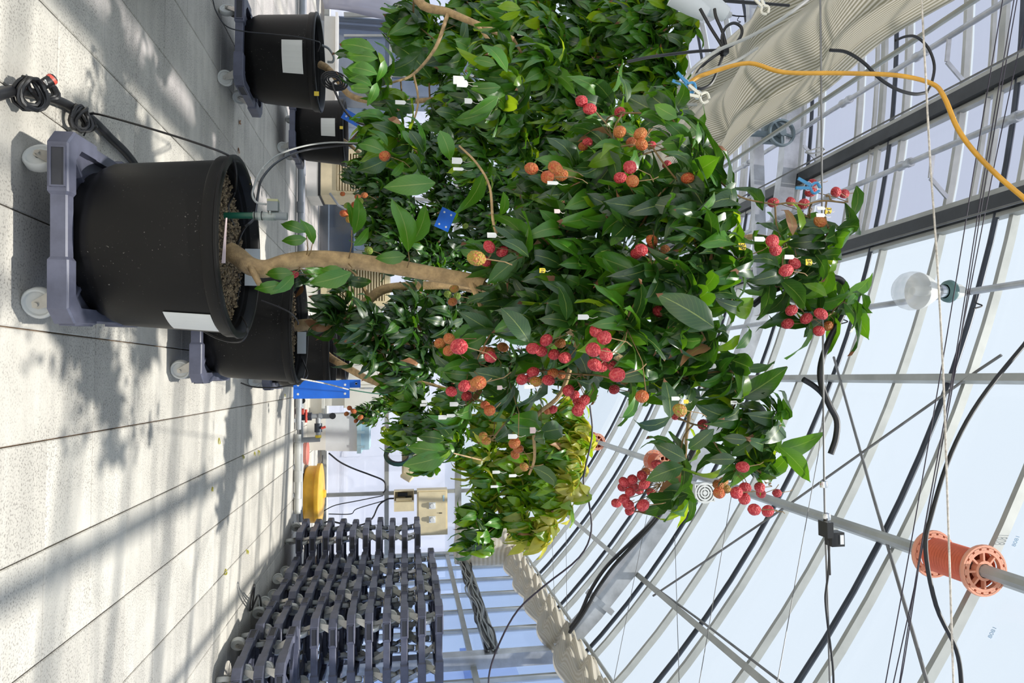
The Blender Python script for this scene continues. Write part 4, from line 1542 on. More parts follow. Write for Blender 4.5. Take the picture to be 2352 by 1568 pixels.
for (bx, by, tx, ty, z, mm, vi, wr) in (
        (862, 117, 766, 92, 2.45, 'leaf_mid', 0, 1.0), (868, 134, 782, 122, 2.45, 'leaf_mid', 0, 1.0), (866, 170, 795, 150, 2.4, 'leaf_mid', 2, 1.1), (854, 198, 799, 174, 2.45, 'leaf_mid', 2, 1.1),
        (853, 205, 795, 200, 2.42, 'leaf_mid', 0, 1.0), (866, 190, 846, 243, 2.42, 'leaf_mid', 2, 1.1), (884, 138, 868, 188, 2.42, 'leaf_mid', 2, 1.1), (868, 120, 890, 160, 2.5, 'leaf_young', 1, 1.0),
        (1165, 165, 1110, 92, 2.4, 'leaf_mid', 2, 1.0), (1140, 150, 1080, 130, 2.4, 'leaf_mid', 0, 1.0), (1150, 200, 1080, 205, 2.4, 'leaf_mid', 2, 1.0), (1145, 222, 1078, 265, 2.4, 'leaf_mid', 2, 1.0),
        (1180, 195, 1200, 175, 2.4, 'leaf_young', 2, 1.6), (1130, 250, 1040, 285, 2.45, 'leaf_mid', 0, 1.0), (1160, 260, 1150, 300, 2.4, 'leaf_mid', 1, 1.0), (1195, 20, 1140, 12, 2.4, 'leaf_young', 2, 1.0),
        (1195, 25, 1145, 48, 2.4, 'leaf_young', 0, 1.0), (945, 335, 925, 290, 2.4, 'leaf_mid', 0, 1.2), (940, 300, 975, 350, 2.4, 'leaf_deep', 2, 1.2), (890, 335, 850, 290, 2.4, 'leaf_mid', 2, 1.1),
        (885, 350, 820, 325, 2.4, 'leaf_mid', 2, 1.3), (890, 365, 820, 395, 2.42, 'leaf_deep', 2, 1.3), (925, 370, 900, 420, 2.4, 'leaf_mid', 1, 1.2), (940, 350, 970, 395, 2.4, 'leaf_deep', 2, 1.1),
        (1030, 290, 1010, 362, 2.4, 'leaf_deep', 2, 1.4), (920, 285, 890, 268, 2.4, 'leaf_dry', 2, 1.0), (1000, 255, 1060, 265, 2.6, 'leaf_deep', 0, 1.2), (990, 180, 900, 90, 3.2, 'leaf_deep', 2, 1.2)):
    T.leaf2(bx, by, tx, ty, z, mm, 0.02, vi, wr * 0.86, random.uniform(-0.3, 0.3))
T.fruit([(884, 358, 24, 'o')], zlim=(2.3, 2.5))
T.finish('bark', 298)

# ---- 4 tree behind the front pot, to its right
P4 = V((-0.29, 3.95, DECK))
place_dolly(P4.x, P4.y, 0, 0.02, 'blue-grey plant dolly under the dusty speckled black pot', 'dollies under potted trees')
T = Tree(P4, 'lychee tree with green and orange fruit in a dusty speckled black pot', 24)
pot4 = make_pot(T.root, 6)
gravel(pot4, 9, POTH, 0.075, 0.29, 900)
T.limb([atY(685, 748, 3.95), atY(700, 746, 3.93), atY(730, 742, 3.9), atY(775, 730, 3.9), atY(820, 715, 3.85), atY(845, 690, 3.85), atY(880, 665, 3.85), atY(940, 657, 3.85), atY(1040, 655, 3.85), atY(1090, 665, 3.85)], 0.036, 0.022, 10)
T.limb([atY(850, 690, 3.85), atY(830, 650, 3.8), atY(815, 630, 3.8), atY(790, 610, 3.8)], 0.012, 0.005, 8)
T.limb([atY(780, 728, 3.9), atY(850, 770, 3.8), atY(950, 790, 3.8), atY(1050, 800, 3.9)], 0.016, 0.006, 8)
for (x, y, r, z, dn, ms) in ((790, 715, 50, 3.7, .9, DEEP), (760, 745, 35, 3.6, 1, DEEP), (850, 745, 60, 3.6, 1, DEEP), (930, 750, 65, 3.7, .9, DEEP), (880, 810, 60, 3.7, .9, DEEP), (960, 820, 55, 3.8, .9, DEEP),
                             (950, 690, 40, 3.8, .7, DEEP), (1020, 740, 60, 3.8, .8, DEEP), (1050, 830, 60, 3.9, .7, DEEP), (920, 860, 45, 3.9, .8, DEEP), (830, 800, 40, 3.8, .8, DEEP), (740, 630, 26, 3.7, .8, DEEP),
                             (690, 640, 20, 3.75, .7, DEEP), (800, 650, 28, 3.75, .6, DEEP)):
    T.blob(x, y, r, z, dn, ms, 0.155, 6, 0.5)
F4 = [(1044, 663, 20, 'y'), (1029, 676, 17, 'g'), (1050, 680, 17, 'g'), (1040, 693, 20, 'o'), (661, 618, 18, 'd'), (676, 630, 18, 'd'), (654, 627, 17, 'd'), (671, 612, 16, 'd')]
T.clear_view(F4, 9)
T.fruit(F4, zlim=(3.0, 3.7))
T.finish('bark', 298)

# ---- 5 tree further back with the sunlit yellow-green crown on the right
P5 = V((-0.22, 5.72, DECK))
place_dolly(P5.x, P5.y, 0, 0.0, 'blue-grey plant dolly behind the speckled pot, below the blue sheet', 'dollies under potted trees')
T = Tree(P5, 'lychee tree with a sunlit yellow-green crown leaning towards the stacked dollies', 25)
make_pot(T.root, 7)
T.limb([atY(742, 805, 5.72), atY(760, 822, 5.6), atY(790, 840, 5.4), atY(840, 868, 5.2), atY(875, 885, 5.1), atY(900, 920, 5.0), atY(930, 955, 4.95), atY(1000, 1010, 4.9), atY(1120, 1060, 4.8), atY(1250, 1100, 4.7)], 0.032, 0.010, 10)
T.limb([atY(872, 882, 5.1), atY(900, 874, 5.1), atY(925, 868, 5.1), atY(1050, 900, 5.0), atY(1200, 960, 4.9)], 0.016, 0.008, 8)
for (x, y, r, z, dn, ms) in ((920, 900, 45, 4.9, .8, LUSH), (960, 920, 50, 4.8, .9, LUSH), (980, 985, 60, 4.6, 1, LUSH), (930, 1000, 40, 4.7, .8, LUSH), (1050, 950, 70, 4.7, .8, LUSH), (1040, 1020, 60, 4.5, .9, LUSH),
                             (990, 1065, 40, 4.4, .7, LUSH), (1100, 1060, 55, 4.5, .8, SUNNY), (1150, 970, 80, 4.8, .8, SUNNY), (1240, 1000, 80, 4.8, .9, SUNNY), (1320, 960, 55, 4.8, .9, SUNNY),
                             (1200, 1080, 75, 4.6, .9, SUNNY), (1280, 1060, 70, 4.6, 1, SUNNY), (1330, 1030, 40, 4.6, 1.2, GOLD), (1130, 1130, 50, 4.4, .9, SUNNY), (1200, 1160, 55, 4.4, 1, SUNNY),
                             (1270, 1140, 55, 4.4, 1, SUNNY), (1150, 1200, 40, 4.3, 1, LUSH), (1110, 1230, 32, 4.2, 1, LUSH), (1215, 1215, 35, 4.3, 1, SUNNY), (1265, 1205, 28, 4.3, 1.5, GOLD), (1310, 1120, 32, 4.4, 1.4, GOLD),
                             (1350, 985, 26, 4.7, 1.4, GOLD), (1345, 1020, 30, 4.6, 1.6, GOLD), (1330, 1075, 34, 4.5, 1.5, GOLD), (1300, 1165, 34, 4.4, 1.5, GOLD), (1250, 1235, 24, 4.3, 1.6, GOLD), (1090, 1185, 30, 4.2, 1, LUSH), (1085, 1255, 22, 4.2, 1, LUSH), (1130, 1262, 22, 4.2, 1, SUNNY), (1345, 1130, 18, 4.5, 1.6, GOLD)):
    T.blob(x, y, r, z, dn, ms, 0.165, 6, 1.15)
for (bx, by, tx, ty, z, mm, vi, wr) in ((1025, 1045, 925, 1072, 3.0, 'leaf_mid', 2, 1.0), (1030, 1040, 935, 1025, 3.0, 'leaf_mid', 2, 1.0), (1035, 1030, 990, 1085, 3.0, 'leaf_young', 1, 1.0), (1020, 1010, 960, 1000, 3.0, 'leaf_deep', 2, 1.1),
                                        (1040, 1040, 1035, 1010, 3.0, 'leaf_mid', 1, 1.0), (1040, 1010, 1000, 960, 3.1, 'leaf_deep', 0, 1.0), (1045, 1035, 985, 1050, 3.02, 'leaf_deep', 2, 1.0)):
    T.leaf2(bx, by, tx, ty, z, mm, 0.0, vi, wr, random.uniform(-0.4, 0.4))
T.limb([atY(1120, 1060, 4.8), atD(1080, 1050, 3.8), atD(1040, 1040, 3.05)], 0.006, 0.003, 6)
T.finish('bark', 298)

# ---- 6 and 7, the dark trees at the back
P3 = V((-2.42, 6.8, DECK))
place_dolly(P3.x, P3.y, 0, 0.0, 'blue-grey plant dolly half hidden behind another pot, near the wall heater', 'dollies under potted trees')
T = Tree(P3, 'small dark green lychee tree in the pot before the wall heater', 26)
pot3 = make_pot(T.root, 8)
sticker(pot3, math.radians(-80), POTH - 0.14, 0.16, 0.13, 0.292)
T.limb([atY(780, 318, 6.8), atY(800, 330, 6.75), atY(830, 360, 6.6), atY(870, 430, 6.5), atY(900, 500, 6.4)], 0.022, 0.008, 8)
T.limb([atY(830, 360, 6.6), atY(920, 400, 6.5), atY(1020, 440, 6.5)], 0.014, 0.006, 8)
BACK = (('leaf_deep', 7), ('leaf_mid', 4))
for (x, y, r, z, dn, ms) in ((840, 400, 45, 6.3, .8, BACK), (880, 460, 55, 6.2, .8, BACK), (930, 400, 55, 6.3, .8, BACK), (860, 530, 45, 6.1, .9, BACK), (930, 500, 60, 6.1, .8, BACK), (1000, 420, 55, 6.3, .8, BACK),
                             (920, 580, 55, 5.9, .9, BACK), (980, 600, 55, 5.9, .8, BACK), (1000, 520, 60, 6.1, .8, BACK), (870, 590, 30, 6.0, .8, BACK), (1060, 470, 60, 6.3, .7, BACK), (1060, 580, 50, 6.1, .7, BACK),
                             (1120, 520, 60, 6.3, .8, BACK), (1150, 430, 60, 6.3, .8, BACK), (1080, 380, 55, 6.4, .8, BACK), (1200, 370, 55, 6.4, .8, BACK), (1230, 460, 70, 6.4, .7, BACK), (1180, 580, 70, 6.4, .7, BACK), (1290, 400, 60, 6.4, .6, BACK), (960, 335, 50, 6.5, .8, BACK), (890, 345, 40, 6.5, .8, BACK), (1015, 350, 45, 6.4, .9, BACK), (1050, 330, 40, 6.4, .9, BACK), (850, 330, 30, 6.4, .8, BACK)):
    T.blob(x, y, r * 1.05, z, dn * 1.2, ms, 0.16, 7, 0.5)
F3 = [(791, 490, 18, 'o'), (805, 484, 18, 'o'), (804, 503, 18, 'y'), (798, 472, 15, 'g'), (827, 462, 16, 'g'), (837, 448, 14, 'o'), (787, 445, 11, 'o'), (847, 575, 18, 'g'), (1069, 519, 13, 'g'),
      (970, 425, 12, 'o'), (815, 470, 15, 'o'), (822, 452, 13, 'o')]
T.clear_view(F3, 9, D=0.05)
T.fruit(F3, D=0.05, zlim=(4.3, 5.8))
T.finish('bark', 298)

P6 = V((-0.30, 7.05, DECK))
place_dolly(P6.x, P6.y, 0, 0.0, 'blue-grey plant dolly at the back, hidden behind three pots', 'dollies under potted trees')
T = Tree(P6, 'lychee tree at the back with small orange fruit by the white tank', 27)
make_pot(T.root, 9)
T.limb([V((-0.30, 7.05, 0.5)), V((-0.2, 7.0, 0.9)), V((-0.1, 6.9, 1.3)), V((-0.1, 6.9, 1.9))], 0.03, 0.012, 8)
T.limb([V((-0.15, 6.95, 1.1)), atY(880, 930, 6.7), atY(840, 945, 6.6)], 0.012, 0.005, 8)
for (x, y, r, z, dn, ms) in ((835, 945, 26, 6.4, 1.1, BACK), (862, 960, 24, 6.4, 1, BACK), (880, 930, 30, 6.5, .9, BACK), (950, 860, 60, 6.6, .7, BACK), (1050, 800, 70, 6.6, .7, BACK), (1150, 700, 80, 6.6, .6, BACK),
                             (1150, 850, 80, 6.6, .6, BACK), (1280, 800, 90, 6.6, .6, BACK), (980, 760, 50, 6.6, .6, BACK), (1090, 710, 65, 6.6, .9, BACK), (1070, 880, 60, 6.6, .8, BACK), (1010, 690, 50, 6.6, .8, BACK)):
    T.blob(x, y, r, z, dn, ms, 0.11 if x < 900 else 0.16, 6, 0.5)
F6 = [(803, 937, 11, 'o'), (812, 944, 12, 'o'), (828, 958, 12, 'o'), (832, 968, 11, 'y'), (796, 950, 11, 'o'), (881, 984, 11, 'g'), (886, 990, 10, 'g'), (818, 966, 10, 'o'), (866, 947, 10, 'g')]
T.fruit(F6, D=0.045, zlim=(5.9, 6.4))
T.finish('bark', 220)

# ------------------------------------------------------------------ stacked dollies by the side wall
PITCH = 0.130
ORD = ['bottom', 'second', 'third', 'fourth', 'fifth', 'sixth', 'seventh', 'eighth', 'ninth', 'tenth', 'eleventh']
rs = random.Random(77)
for (nm, cx, cy, n, rot, lean, lab) in (
        ('a', 2.09, 4.92, 3, 0.10, 0.0, 'grey plant dolly in the low stack of three'),
        ('b', 2.09, 5.55, 11, 0.03, -0.008, 'grey plant dolly in the tall stack right behind the low stack'),
        ('c', 2.07, 6.17, 11, 0.0, -0.006, 'grey plant dolly in the second tall stack, between two other tall stacks'),
        ('d', 2.05, 6.79, 11, 0.0, -0.004, 'grey plant dolly in the third tall stack, under the folded curtain'),
        ('e', 1.80, 7.42, 10, 0.03, 0.004, 'grey plant dolly in the rearmost stack, next to the yellow tub')):
    for k in range(n):
        q = rs.choice((0, 1, 2, 3)) * pi / 2
        l = lab
        if k == n - 1:
            l = lab.replace('in the', 'on top of the', 1)
        elif k == 0:
            l = lab.replace('in the', 'at the bottom of the', 1)
        l = ORD[k] + ' dolly from the floor' + lab[len('grey plant dolly'):] if 0 < k < n - 1 else l
        place_dolly(cx + lean * k + rs.uniform(-.012, .012), cy + rs.uniform(-.012, .012), PITCH * k, rot + q + rs.uniform(-.03, .03), l,
                    'stacked spare dollies by the side wall')

# ------------------------------------------------------------------ pot fittings of the front tree
sz = DECK + POTH - 0.075
Yp = 2.42
stp = empty('standpipe', atY(522, 495, Yp))
tag(stp, 'green standpipe with clear sleeve and grey sensor box standing in the front pot', 'standpipe')
b0 = stp.location.copy()
MB().tube([atY(515, 495, Yp), atY(588, 495, Yp)], 0.011, 14).build('tube', 'green_pipe', stp, smooth=True, off=b0)
MB().lathe([(0.0145, 0), (0.0145, 0.075)], 16, atY(582, 495.5, Yp) - b0).build('clear_sleeve', 'clear_plastic', stp, smooth=True)
MB().lathe([(0.0135, 0), (0.0135, 0.045), (0, 0.045)], 16, atY(629, 496, Yp) - b0).build('cap', 'grey_plastic', stp, smooth=True)
for x in (586, 602):
    MB().lathe([(0.0150, -.0015), (0.0165, 0), (0.0150, .0015)], 16, atY(x, 495.5, Yp) - b0).build('ring', 'rubber', stp)
bx = MB()
c, w, h = pbox(bx, 613, 638, 461, 484, Yp - 0.01, 0.03)
bo = bx.build('sensor_box', 'grey_plastic', stp, off=b0)
bx = MB()
pbox(bx, 613, 638, 456, 462, Yp - 0.011, 0.032)
bx.build('box_lid', 'olive_plastic', bo, off=b0)
MB().tube([atY(620, 484, Yp), atY(620, 492, Yp)], 0.007, 10).build('nozzle', 'caster_steel', bo, smooth=True, off=b0)
cable('sensor_cable', [atY(612, 469, Yp), atY(590, 465, Yp), atY(580, 450, Yp), atY(583, 430, 2.5), atY(600, 390, 2.8), atY(640, 355, 3.2), atY(700, 335, 3.4), atY(760, 327, 3.4), atY(830, 326, 3.3), atY(900, 300, 3.0)],
      0.004, 'cable_grey', 'thin pale grey cable looping from the sensor box up into the leaves')
cable('soil_cable', [atZ(545, 560, sz + .01), atY(560, 525, 2.5), atY(583, 500, 2.55), atY(592, 450, 2.75), atY(602, 410, 2.85), atY(640, 370, 3.1), atY(700, 345, 3.4), atY(790, 333, 3.4), atY(880, 318, 3.2)],
      0.005, 'rubber', 'black cable rising from the front pot beside the pale grey cable')
pk = MB()
P = [atY(520, 500, 2.30), atY(517, 540, 2.30), atY(513, 604, 2.31)]
W_ = [0.004, 0.006, 0.012]
vs = []
for p, w in zip(P, W_):
    vs += [p + V((0, 0, w / 2)), p - V((0, 0, w / 2)), p + V((0, 0.003, w / 2)), p + V((0, 0.003, -w / 2))]
pk.add(vs, [(0, 1, 5, 4), (4, 5, 9, 8), (2, 6, 7, 3), (6, 10, 11, 7), (0, 4, 6, 2), (4, 8, 10, 6), (1, 3, 7, 5), (5, 7, 11, 9), (0, 2, 3, 1), (8, 9, 11, 10)])
tag(pk.build('plant_label', 'tag_pink'), 'long pink plant label lying against the rim of the front pot', 'plant label')


def card(name, x0, x1, y0, y1, Y, m, label, cat, group=None, tilt=0.0, th=0.002):
    a = atY(x0, y0, Y)
    b = atY(x1, y1, Y)
    c = (a + b) / 2
    R = Matrix.Rotation(tilt, 3, 'Z')
    o = MB().box(V((0, 0, 0)), (abs(a.x - b.x), th, abs(a.z - b.z)), R).build(name, m)
    o.location = c
    return tag(o, label, cat, group)


card('white_card', 563, 596, 571, 656, 2.80, 'white_plastic', 'white plastic card standing inside the front pot behind the trunk', 'card')
card('white_card', 683, 703, 762, 812, 4.20, 'white_plastic', 'white plastic card standing inside the dusty speckled pot', 'card')

# drip hoses round the front pot
cable('drip_hose', [atY(215, 259, 2.75), atY(203, 262, 2.72), atY(225, 262, 2.7), atY(300, 282, 2.6), atY(400, 312, 2.5), atY(470, 335, 2.4), atY(515, 352, 2.4), atY(537, 368, 2.42), atY(542, 400, 2.45), atZ(540, 440, sz + .02), atZ(525, 470, sz + .015),
                    atZ(528, 495, sz + .015), atZ(538, 520, sz + .015)], 0.004, 'rubber', 'black drip hose running from the floor cable over the rim of the front pot', 'hose')
cable('drip_hose', [atZ(548, 628, sz + .015), atZ(552, 655, sz + .015), atZ(545, 690, sz + .015), atZ(552, 720, sz + .02), atY(566, 745, 2.45), atY(568, 765, 2.42), atY(555, 783, 2.40), atY(530, 785, 2.5), atY(495, 775, 2.6), atY(462, 757, 2.7), atY(440, 742, 2.75)],
      0.0032, 'rubber', 'black drip hose hooked over the right rim of the front pot', 'hose')
cable('drip_hose', [atY(600, 690, 3.60), atY(640, 705, 3.58), atY(670, 720, 3.58), atY(684, 738, 3.62), atY(684, 745, 3.75)], 0.004, 'rubber', 'black drip hose lying across the side of the speckled pot', 'hose')
cable('drip_hose', [atY(553, 879, 3.75), atY(580, 888, 3.75), atY(625, 890, 3.7), atY(665, 885, 3.65), atY(690, 878, 3.7), atY(706, 862, 3.9), atY(700, 838, 4.0), atZ(690, 815, sz + .02)], 0.004, 'rubber', 'black drip hose bowing round the right side of the speckled pot', 'hose')
cable('drip_hose', [atY(489, 0, 4.3), atY(497, 28, 4.3), atY(520, 60, 4.3), atY(560, 72, 4.35), atY(620, 78, 4.38), atY(680, 84, 4.38), atY(725, 94, 4.40), atY(735, 100, 4.45), atY(730, 118, 4.6)], 0.004, 'rubber',
      'black drip hose stretched over the pot with a square paper', 'hose')

# cable bundle on the floor, left of the front dolly
zf = 0.022
fb = empty('floor_cable', atZ(140, 235, 0))
tag(fb, 'thick black cable with two tied coils lying on the slabs beside the front dolly', 'cable')
o0 = fb.location.copy()
MB().tube(catmull([atZ(-60, 238, zf), atZ(0, 217, zf), atZ(40, 208, zf), atZ(90, 218, zf), atZ(140, 234, zf), atZ(185, 258, zf), atZ(215, 278, zf), atZ(255, 318, zf), atZ(290, 352, zf), atZ(318, 392, zf), atZ(335, 440, zf)], 6), 0.017, 10).build('sheath', 'rubber', fb, smooth=True, off=o0)
rc = random.Random(5)


def coil(cx, cy, r, n, tilt, zc, rr, parent, name='coil'):
    c = atZ(cx, cy, zc)
    for k in range(n):
        pts = []
        a0 = rc.uniform(0, 6)
        R = Matrix.Rotation(tilt + rc.uniform(-.25, .25), 3, 'X') @ Matrix.Rotation(rc.uniform(-.3, .3), 3, 'Y')
        q = r * rc.uniform(0.75, 1.1)
        for i in range(19):
            a = a0 + 2 * pi * i / 18
            p = R @ V((q * cos(a) * rc.uniform(.96, 1.04), q * 0.8 * sin(a), 0.01 * sin(2 * a)))
            p = p + c + V((rc.uniform(-.003, .003), 0, k * rr * 0.9))
            p.z = max(p.z, rr + 0.002)
            pts.append(p)
        MB().tube(pts, rr, 6).build(name, 'rubber', parent, smooth=True, off=o0)


coil(62, 215, 0.045, 5, 0.5, 0.05, 0.0065, fb)
coil(105, 207, 0.034, 3, 0.8, 0.05, 0.0065, fb)
coil(178, 272, 0.042, 5, 0.3, 0.04, 0.006, fb)
coil(205, 285, 0.028, 2, 0.8, 0.04, 0.006, fb)
MB().tube([atZ(92, 200, .05), atZ(108, 188, .075), atZ(122, 180, .085)], 0.016, 10).build('plug', 'rubber', fb, smooth=True, off=o0)
MB().tube([atZ(116, 184, .08), atZ(122, 180, .086)], 0.0175, 10).build('plug_cap', 'red_plastic', fb, smooth=True, off=o0)
MB().tube([atZ(80, 192, .05), atZ(86, 190, .055)], 0.014, 10).build('plug_cap', 'red_plastic', fb, smooth=True, off=o0)
MB().tube([atZ(100, 186, .07), atZ(108, 194, .09), atZ(104, 184, .1)], 0.0025, 5).build('cable_tie', 'tag_white', fb, off=o0)
MB().tube([atZ(206, 278, .06), atZ(200, 295, .03), atZ(192, 312, .02)], 0.003, 5).build('cable_tie', 'rubber', fb, off=o0)

# coil of cable hung on the trunk of the left tree
cb = empty('hanging_cable', atY(770, 190, 4.3))
tag(cb, 'black cable looped in a coil on the trunk of the left tree', 'cable')
o0 = cb.location.copy()
for k in range(4):
    pts = []
    for i in range(19):
        a = 2 * pi * i / 18
        pts.append(atY(768 + (20 + 3 * k) * cos(a) * (0.7 + 0.12 * k), 186 + (9 + 4 * k) * sin(a) + 5 * cos(a), 4.28 + 0.01 * k))
    MB().tube(pts, 0.006, 6).build('loop', 'rubber', cb, smooth=True, off=o0)
MB().tube(catmull([atY(795, 180, 4.28), atY(765, 190, 4.28), atY(775, 222, 4.2), atY(795, 258, 4.1), atY(820, 280, 4.0), atY(850, 290, 3.9)], 5), 0.0075, 6).build('tail', 'rubber', cb, smooth=True, off=o0)
MB().tube([atY(792, 176, 4.27), atY(792, 184, 4.27)], 0.009, 8).build('tie', 'tag_white', cb, off=o0)
cable('pot_hook', [atY(740, 104, 4.75), atY(755, 112, 4.75), atY(766, 130, 4.75), atY(764, 142, 4.75), atY(752, 142, 4.75)], 0.008, 'grey_plastic', 'bent grey hose end on the rim of the pot with a square paper', 'hose')

for (x, y, Yq, nm) in ((727, 215, 4.43, 'left pot with a square paper'), (784, 293, 6.46, 'pot before the wall heater')):
    a = atY(x, y, Yq)
    o = MB().box((0, 0, 0), (0.028, 0.004, 0.030)).build('tape', 'tag_yellow')
    o.location = a
    tag(o, 'piece of yellow tape on the rim of the ' + nm, 'tape')
a = atZ(575, 415, DECK + POTH)
o = MB().box((0, 0, 0), (0.028, 0.004, 0.026)).build('tape', 'tag_yellow')
o.location = V((a.x, a.y, DECK + POTH - 0.012))
tag(o, 'piece of yellow tape inside the rim of the front pot', 'tape')

# ------------------------------------------------------------------ blue sticky sheets
def sheet(x0, x1, y0, y1, Y, label, tilt=0.0, roll=0.0):
    a = atY(x0, y0, Y)
    b = atY(x1, y1, Y)
    w, h = abs(a.x - b.x), abs(a.z - b.z)
    root = empty('sticky_sheet', (a + b) / 2)
    root.rotation_euler = (0, roll, tilt)
    tag(root, label, 'insect trap', 'blue sticky sheets')
    MB().box((0, 0, 0), (w, 0.003, h)).build('sheet', 'blue_sheet', root)
    for sx in (-1, 1):
        for szz in (-1, 1):
            MB().lathe([(0.0, 0.0), (0.008, 0.0), (0.008, 0.0008), (0, 0.0008)], 10, (sx * (w / 2 - .03), -0.0016, szz * (h / 2 - .03)), Matrix.Rotation(pi / 2, 3, 'X')).build('eyelet', 'tag_white', root)


sheet(674, 803, 874, 914, 4.7, 'large bright blue sticky sheet hanging behind the speckled pot')
sheet(780, 828, 872, 890, 5.0, 'smaller blue sticky sheet just above the large blue one')
sheet(786, 830, 258, 284, 5.2, 'slanted blue sticky sheet beyond the pot with a square paper', 0, 0.5)
sheet(1005, 1040, 480, 528, 5.2, 'blue sticky sheet showing through dark foliage behind the front trunk', 0.3, 0.4)
cable('tie_string', [atY(692, 870, 3.72), atY(745, 880, 4.0), atY(800, 894, 4.3)], 0.004, 'rope_white', 'pale string tied from the speckled pot to a green cord', 'string')
cable('green_cord', [atY(800, 894, 4.3), atY(850, 902, 4.45), atY(890, 906, 4.6)], 0.0035, 'green_pipe', 'dark green cord running into the crown behind the blue sheet', 'cord')

# ------------------------------------------------------------------ things by the end wall
def heater(x0, x1, y0, y1, Y, gz, label):
    a, b = atY(x0, y0, Y), atY(x1, y1, Y)
    w, h = abs(b.x - a.x), abs(b.z - a.z)
    c = V(((a.x + b.x) / 2, Y, min(a.z, b.z)))
    root = empty('wall_heater', (c.x, Y + 0.25, 0))
    tag(root, label, 'heater', 'beige heaters along the end wall')
    o_ = root.location.copy()
    g0, g1 = c.z + gz, c.z + h - 0.06
    bd = MB().box((c.x, Y + 0.37, c.z + h / 2), (w, 0.22, h))
    for sx in (-1, 1):
        bd.box((c.x + sx * (w / 2 - 0.03), Y + 0.14, c.z + h / 2), (0.06, 0.24, h))
    bd.box((c.x, Y + 0.14, (c.z + g0) / 2), (w - 0.12, 0.24, g0 - c.z)).box((c.x, Y + 0.14, (g1 + c.z + h) / 2), (w - 0.12, 0.24, c.z + h - g1))
    bd.build('body', 'beige', root, off=o_)
    MB().box((c.x, Y + 0.25, (c.z - 0.015) / 2), (w + 0.04, 0.46, c.z - 0.015)).build('plinth', 'white_board', root, off=o_)
    MB().box((c.x, Y + 0.25, c.z - 0.008), (w + 0.02, 0.47, 0.03)).build('gasket', 'rubber', root, off=o_)
    MB().box((c.x, Y + 0.25, (g0 + g1) / 2), (w - 0.12, 0.03, g1 - g0)).build('grille_back', 'beige', root, off=o_)
    n = int((g1 - g0) / 0.032)
    sl = None
    for k in range(n):
        o = None
        if sl is None:
            sl = MB().box((0, 0, 0), (w - 0.12, 0.022, 0.014)).build('slat', 'beige', root)
            o = sl
        else:
            o = sl.copy()
            COL.objects.link(o)
        o.location = V((c.x, Y + 0.008, g0 + (k + 0.5) * (g1 - g0) / n)) - o_
    MB().tube([(c.x + w / 2 - .02, Y - 0.005, c.z + 0.12), (c.x + w / 2 + 0.12, Y + 0.02, c.z + 0.22), (c.x + w / 2 + 0.2, Y + 0.1, c.z + 0.4)], 0.014, 8).build('hose', 'pvc', root, smooth=True, off=o_)
    return root


heater(735, 905, 338, 452, 8.5, 0.20, 'beige louvred heater behind the small dark tree')
heater(735, 895, 590, 702, 8.5, 0.14, 'beige louvred heater behind the front trunk')

tk = MB()
c, w, h = pbox(tk, 748, 822, 950, 1036, 8.7, 0.45)
rt = empty('water_tank', (c.x, 8.92, 0))
tag(rt, 'white tank with pale blue lid standing at the end wall', 'tank')
o_ = rt.location.copy()
zb = c.z - h / 2
prof = [(w / 2 * 0.94, zb), (w / 2, zb + h)]
vs = []
for (s_, z) in ((0.95, zb), (1.0, zb + h)):
    for (sx, sy) in ((-1, -1), (1, -1), (1, 1), (-1, 1)):
        vs.append((c.x + sx * w / 2 * s_, 8.92 + sy * 0.22 * s_, z))
MB().add(vs, [(0, 1, 5, 4), (1, 2, 6, 5), (2, 3, 7, 6), (3, 0, 4, 7), (3, 2, 1, 0), (4, 5, 6, 7)]).build('body', 'white_plastic', rt, off=o_)
lid = MB().box((c.x, 8.92, zb + h + 0.015), (w + 0.05, 0.50, 0.05)).box((c.x, 8.92, zb + h + 0.085), (w - 0.03, 0.42, 0.10)).build('lid', 'pale_blue', rt, off=o_)
for sx in (-1, 0, 1):
    MB().box((c.x + sx * w * 0.38, 8.665, zb + h + 0.04), (0.03, 0.012, 0.09)).build('lid_rib', 'pale_blue', lid, off=o_)
MB().box((c.x, 8.92, zb / 2), (w * 0.9, 0.42, zb)).build('stand', 'white_board', rt, off=o_)

# yellow tub
a = atY(700, 1135, 8.6)
yt = empty('yellow_tub', (a.x, 8.6, 0))
tag(yt, 'round orange-yellow tub with a broad flange near the stacked dollies', 'tub')
wy = abs(atY(720, 1065, 8.6).x - atY(720, 1205, 8.6).x) / 2
z0 = atY(690, 1135, 8.6 - wy).z
z1 = max(z0 + 0.22, atY(722, 1135, 8.6 - wy).z)
hh = z1 - max(0, z0)
zb = 0.015
MB().lathe([(0, zb), (wy * 0.88, zb), (wy * 0.93, zb + 0.03), (wy * 0.93, zb + 0.13)], 40).build('tub_wall', 'yellow_tub', yt, smooth=True)
MB().lathe([(wy * 0.9, zb + 0.125), (wy, zb + 0.13), (wy * 1.01, zb + 0.15), (wy, zb + 0.175), (wy * 0.95, zb + 0.18)], 40).build('flange', 'yellow_tub', yt, smooth=True)
MB().lathe([(wy * 0.96, zb + 0.178), (wy * 0.6, zb + 0.195), (wy * 0.15, zb + 0.20), (wy * 0.12, zb + 0.23), (0, zb + 0.235)], 40).build('lid', 'yellow_tub', yt, smooth=True)
for k in range(3):
    an = 2 * pi * k / 3 + 0.4
    MB().box((wy * 0.7 * cos(an), wy * 0.7 * sin(an), zb / 2), (0.10, 0.10, zb)).build('foot', 'rust', yt)

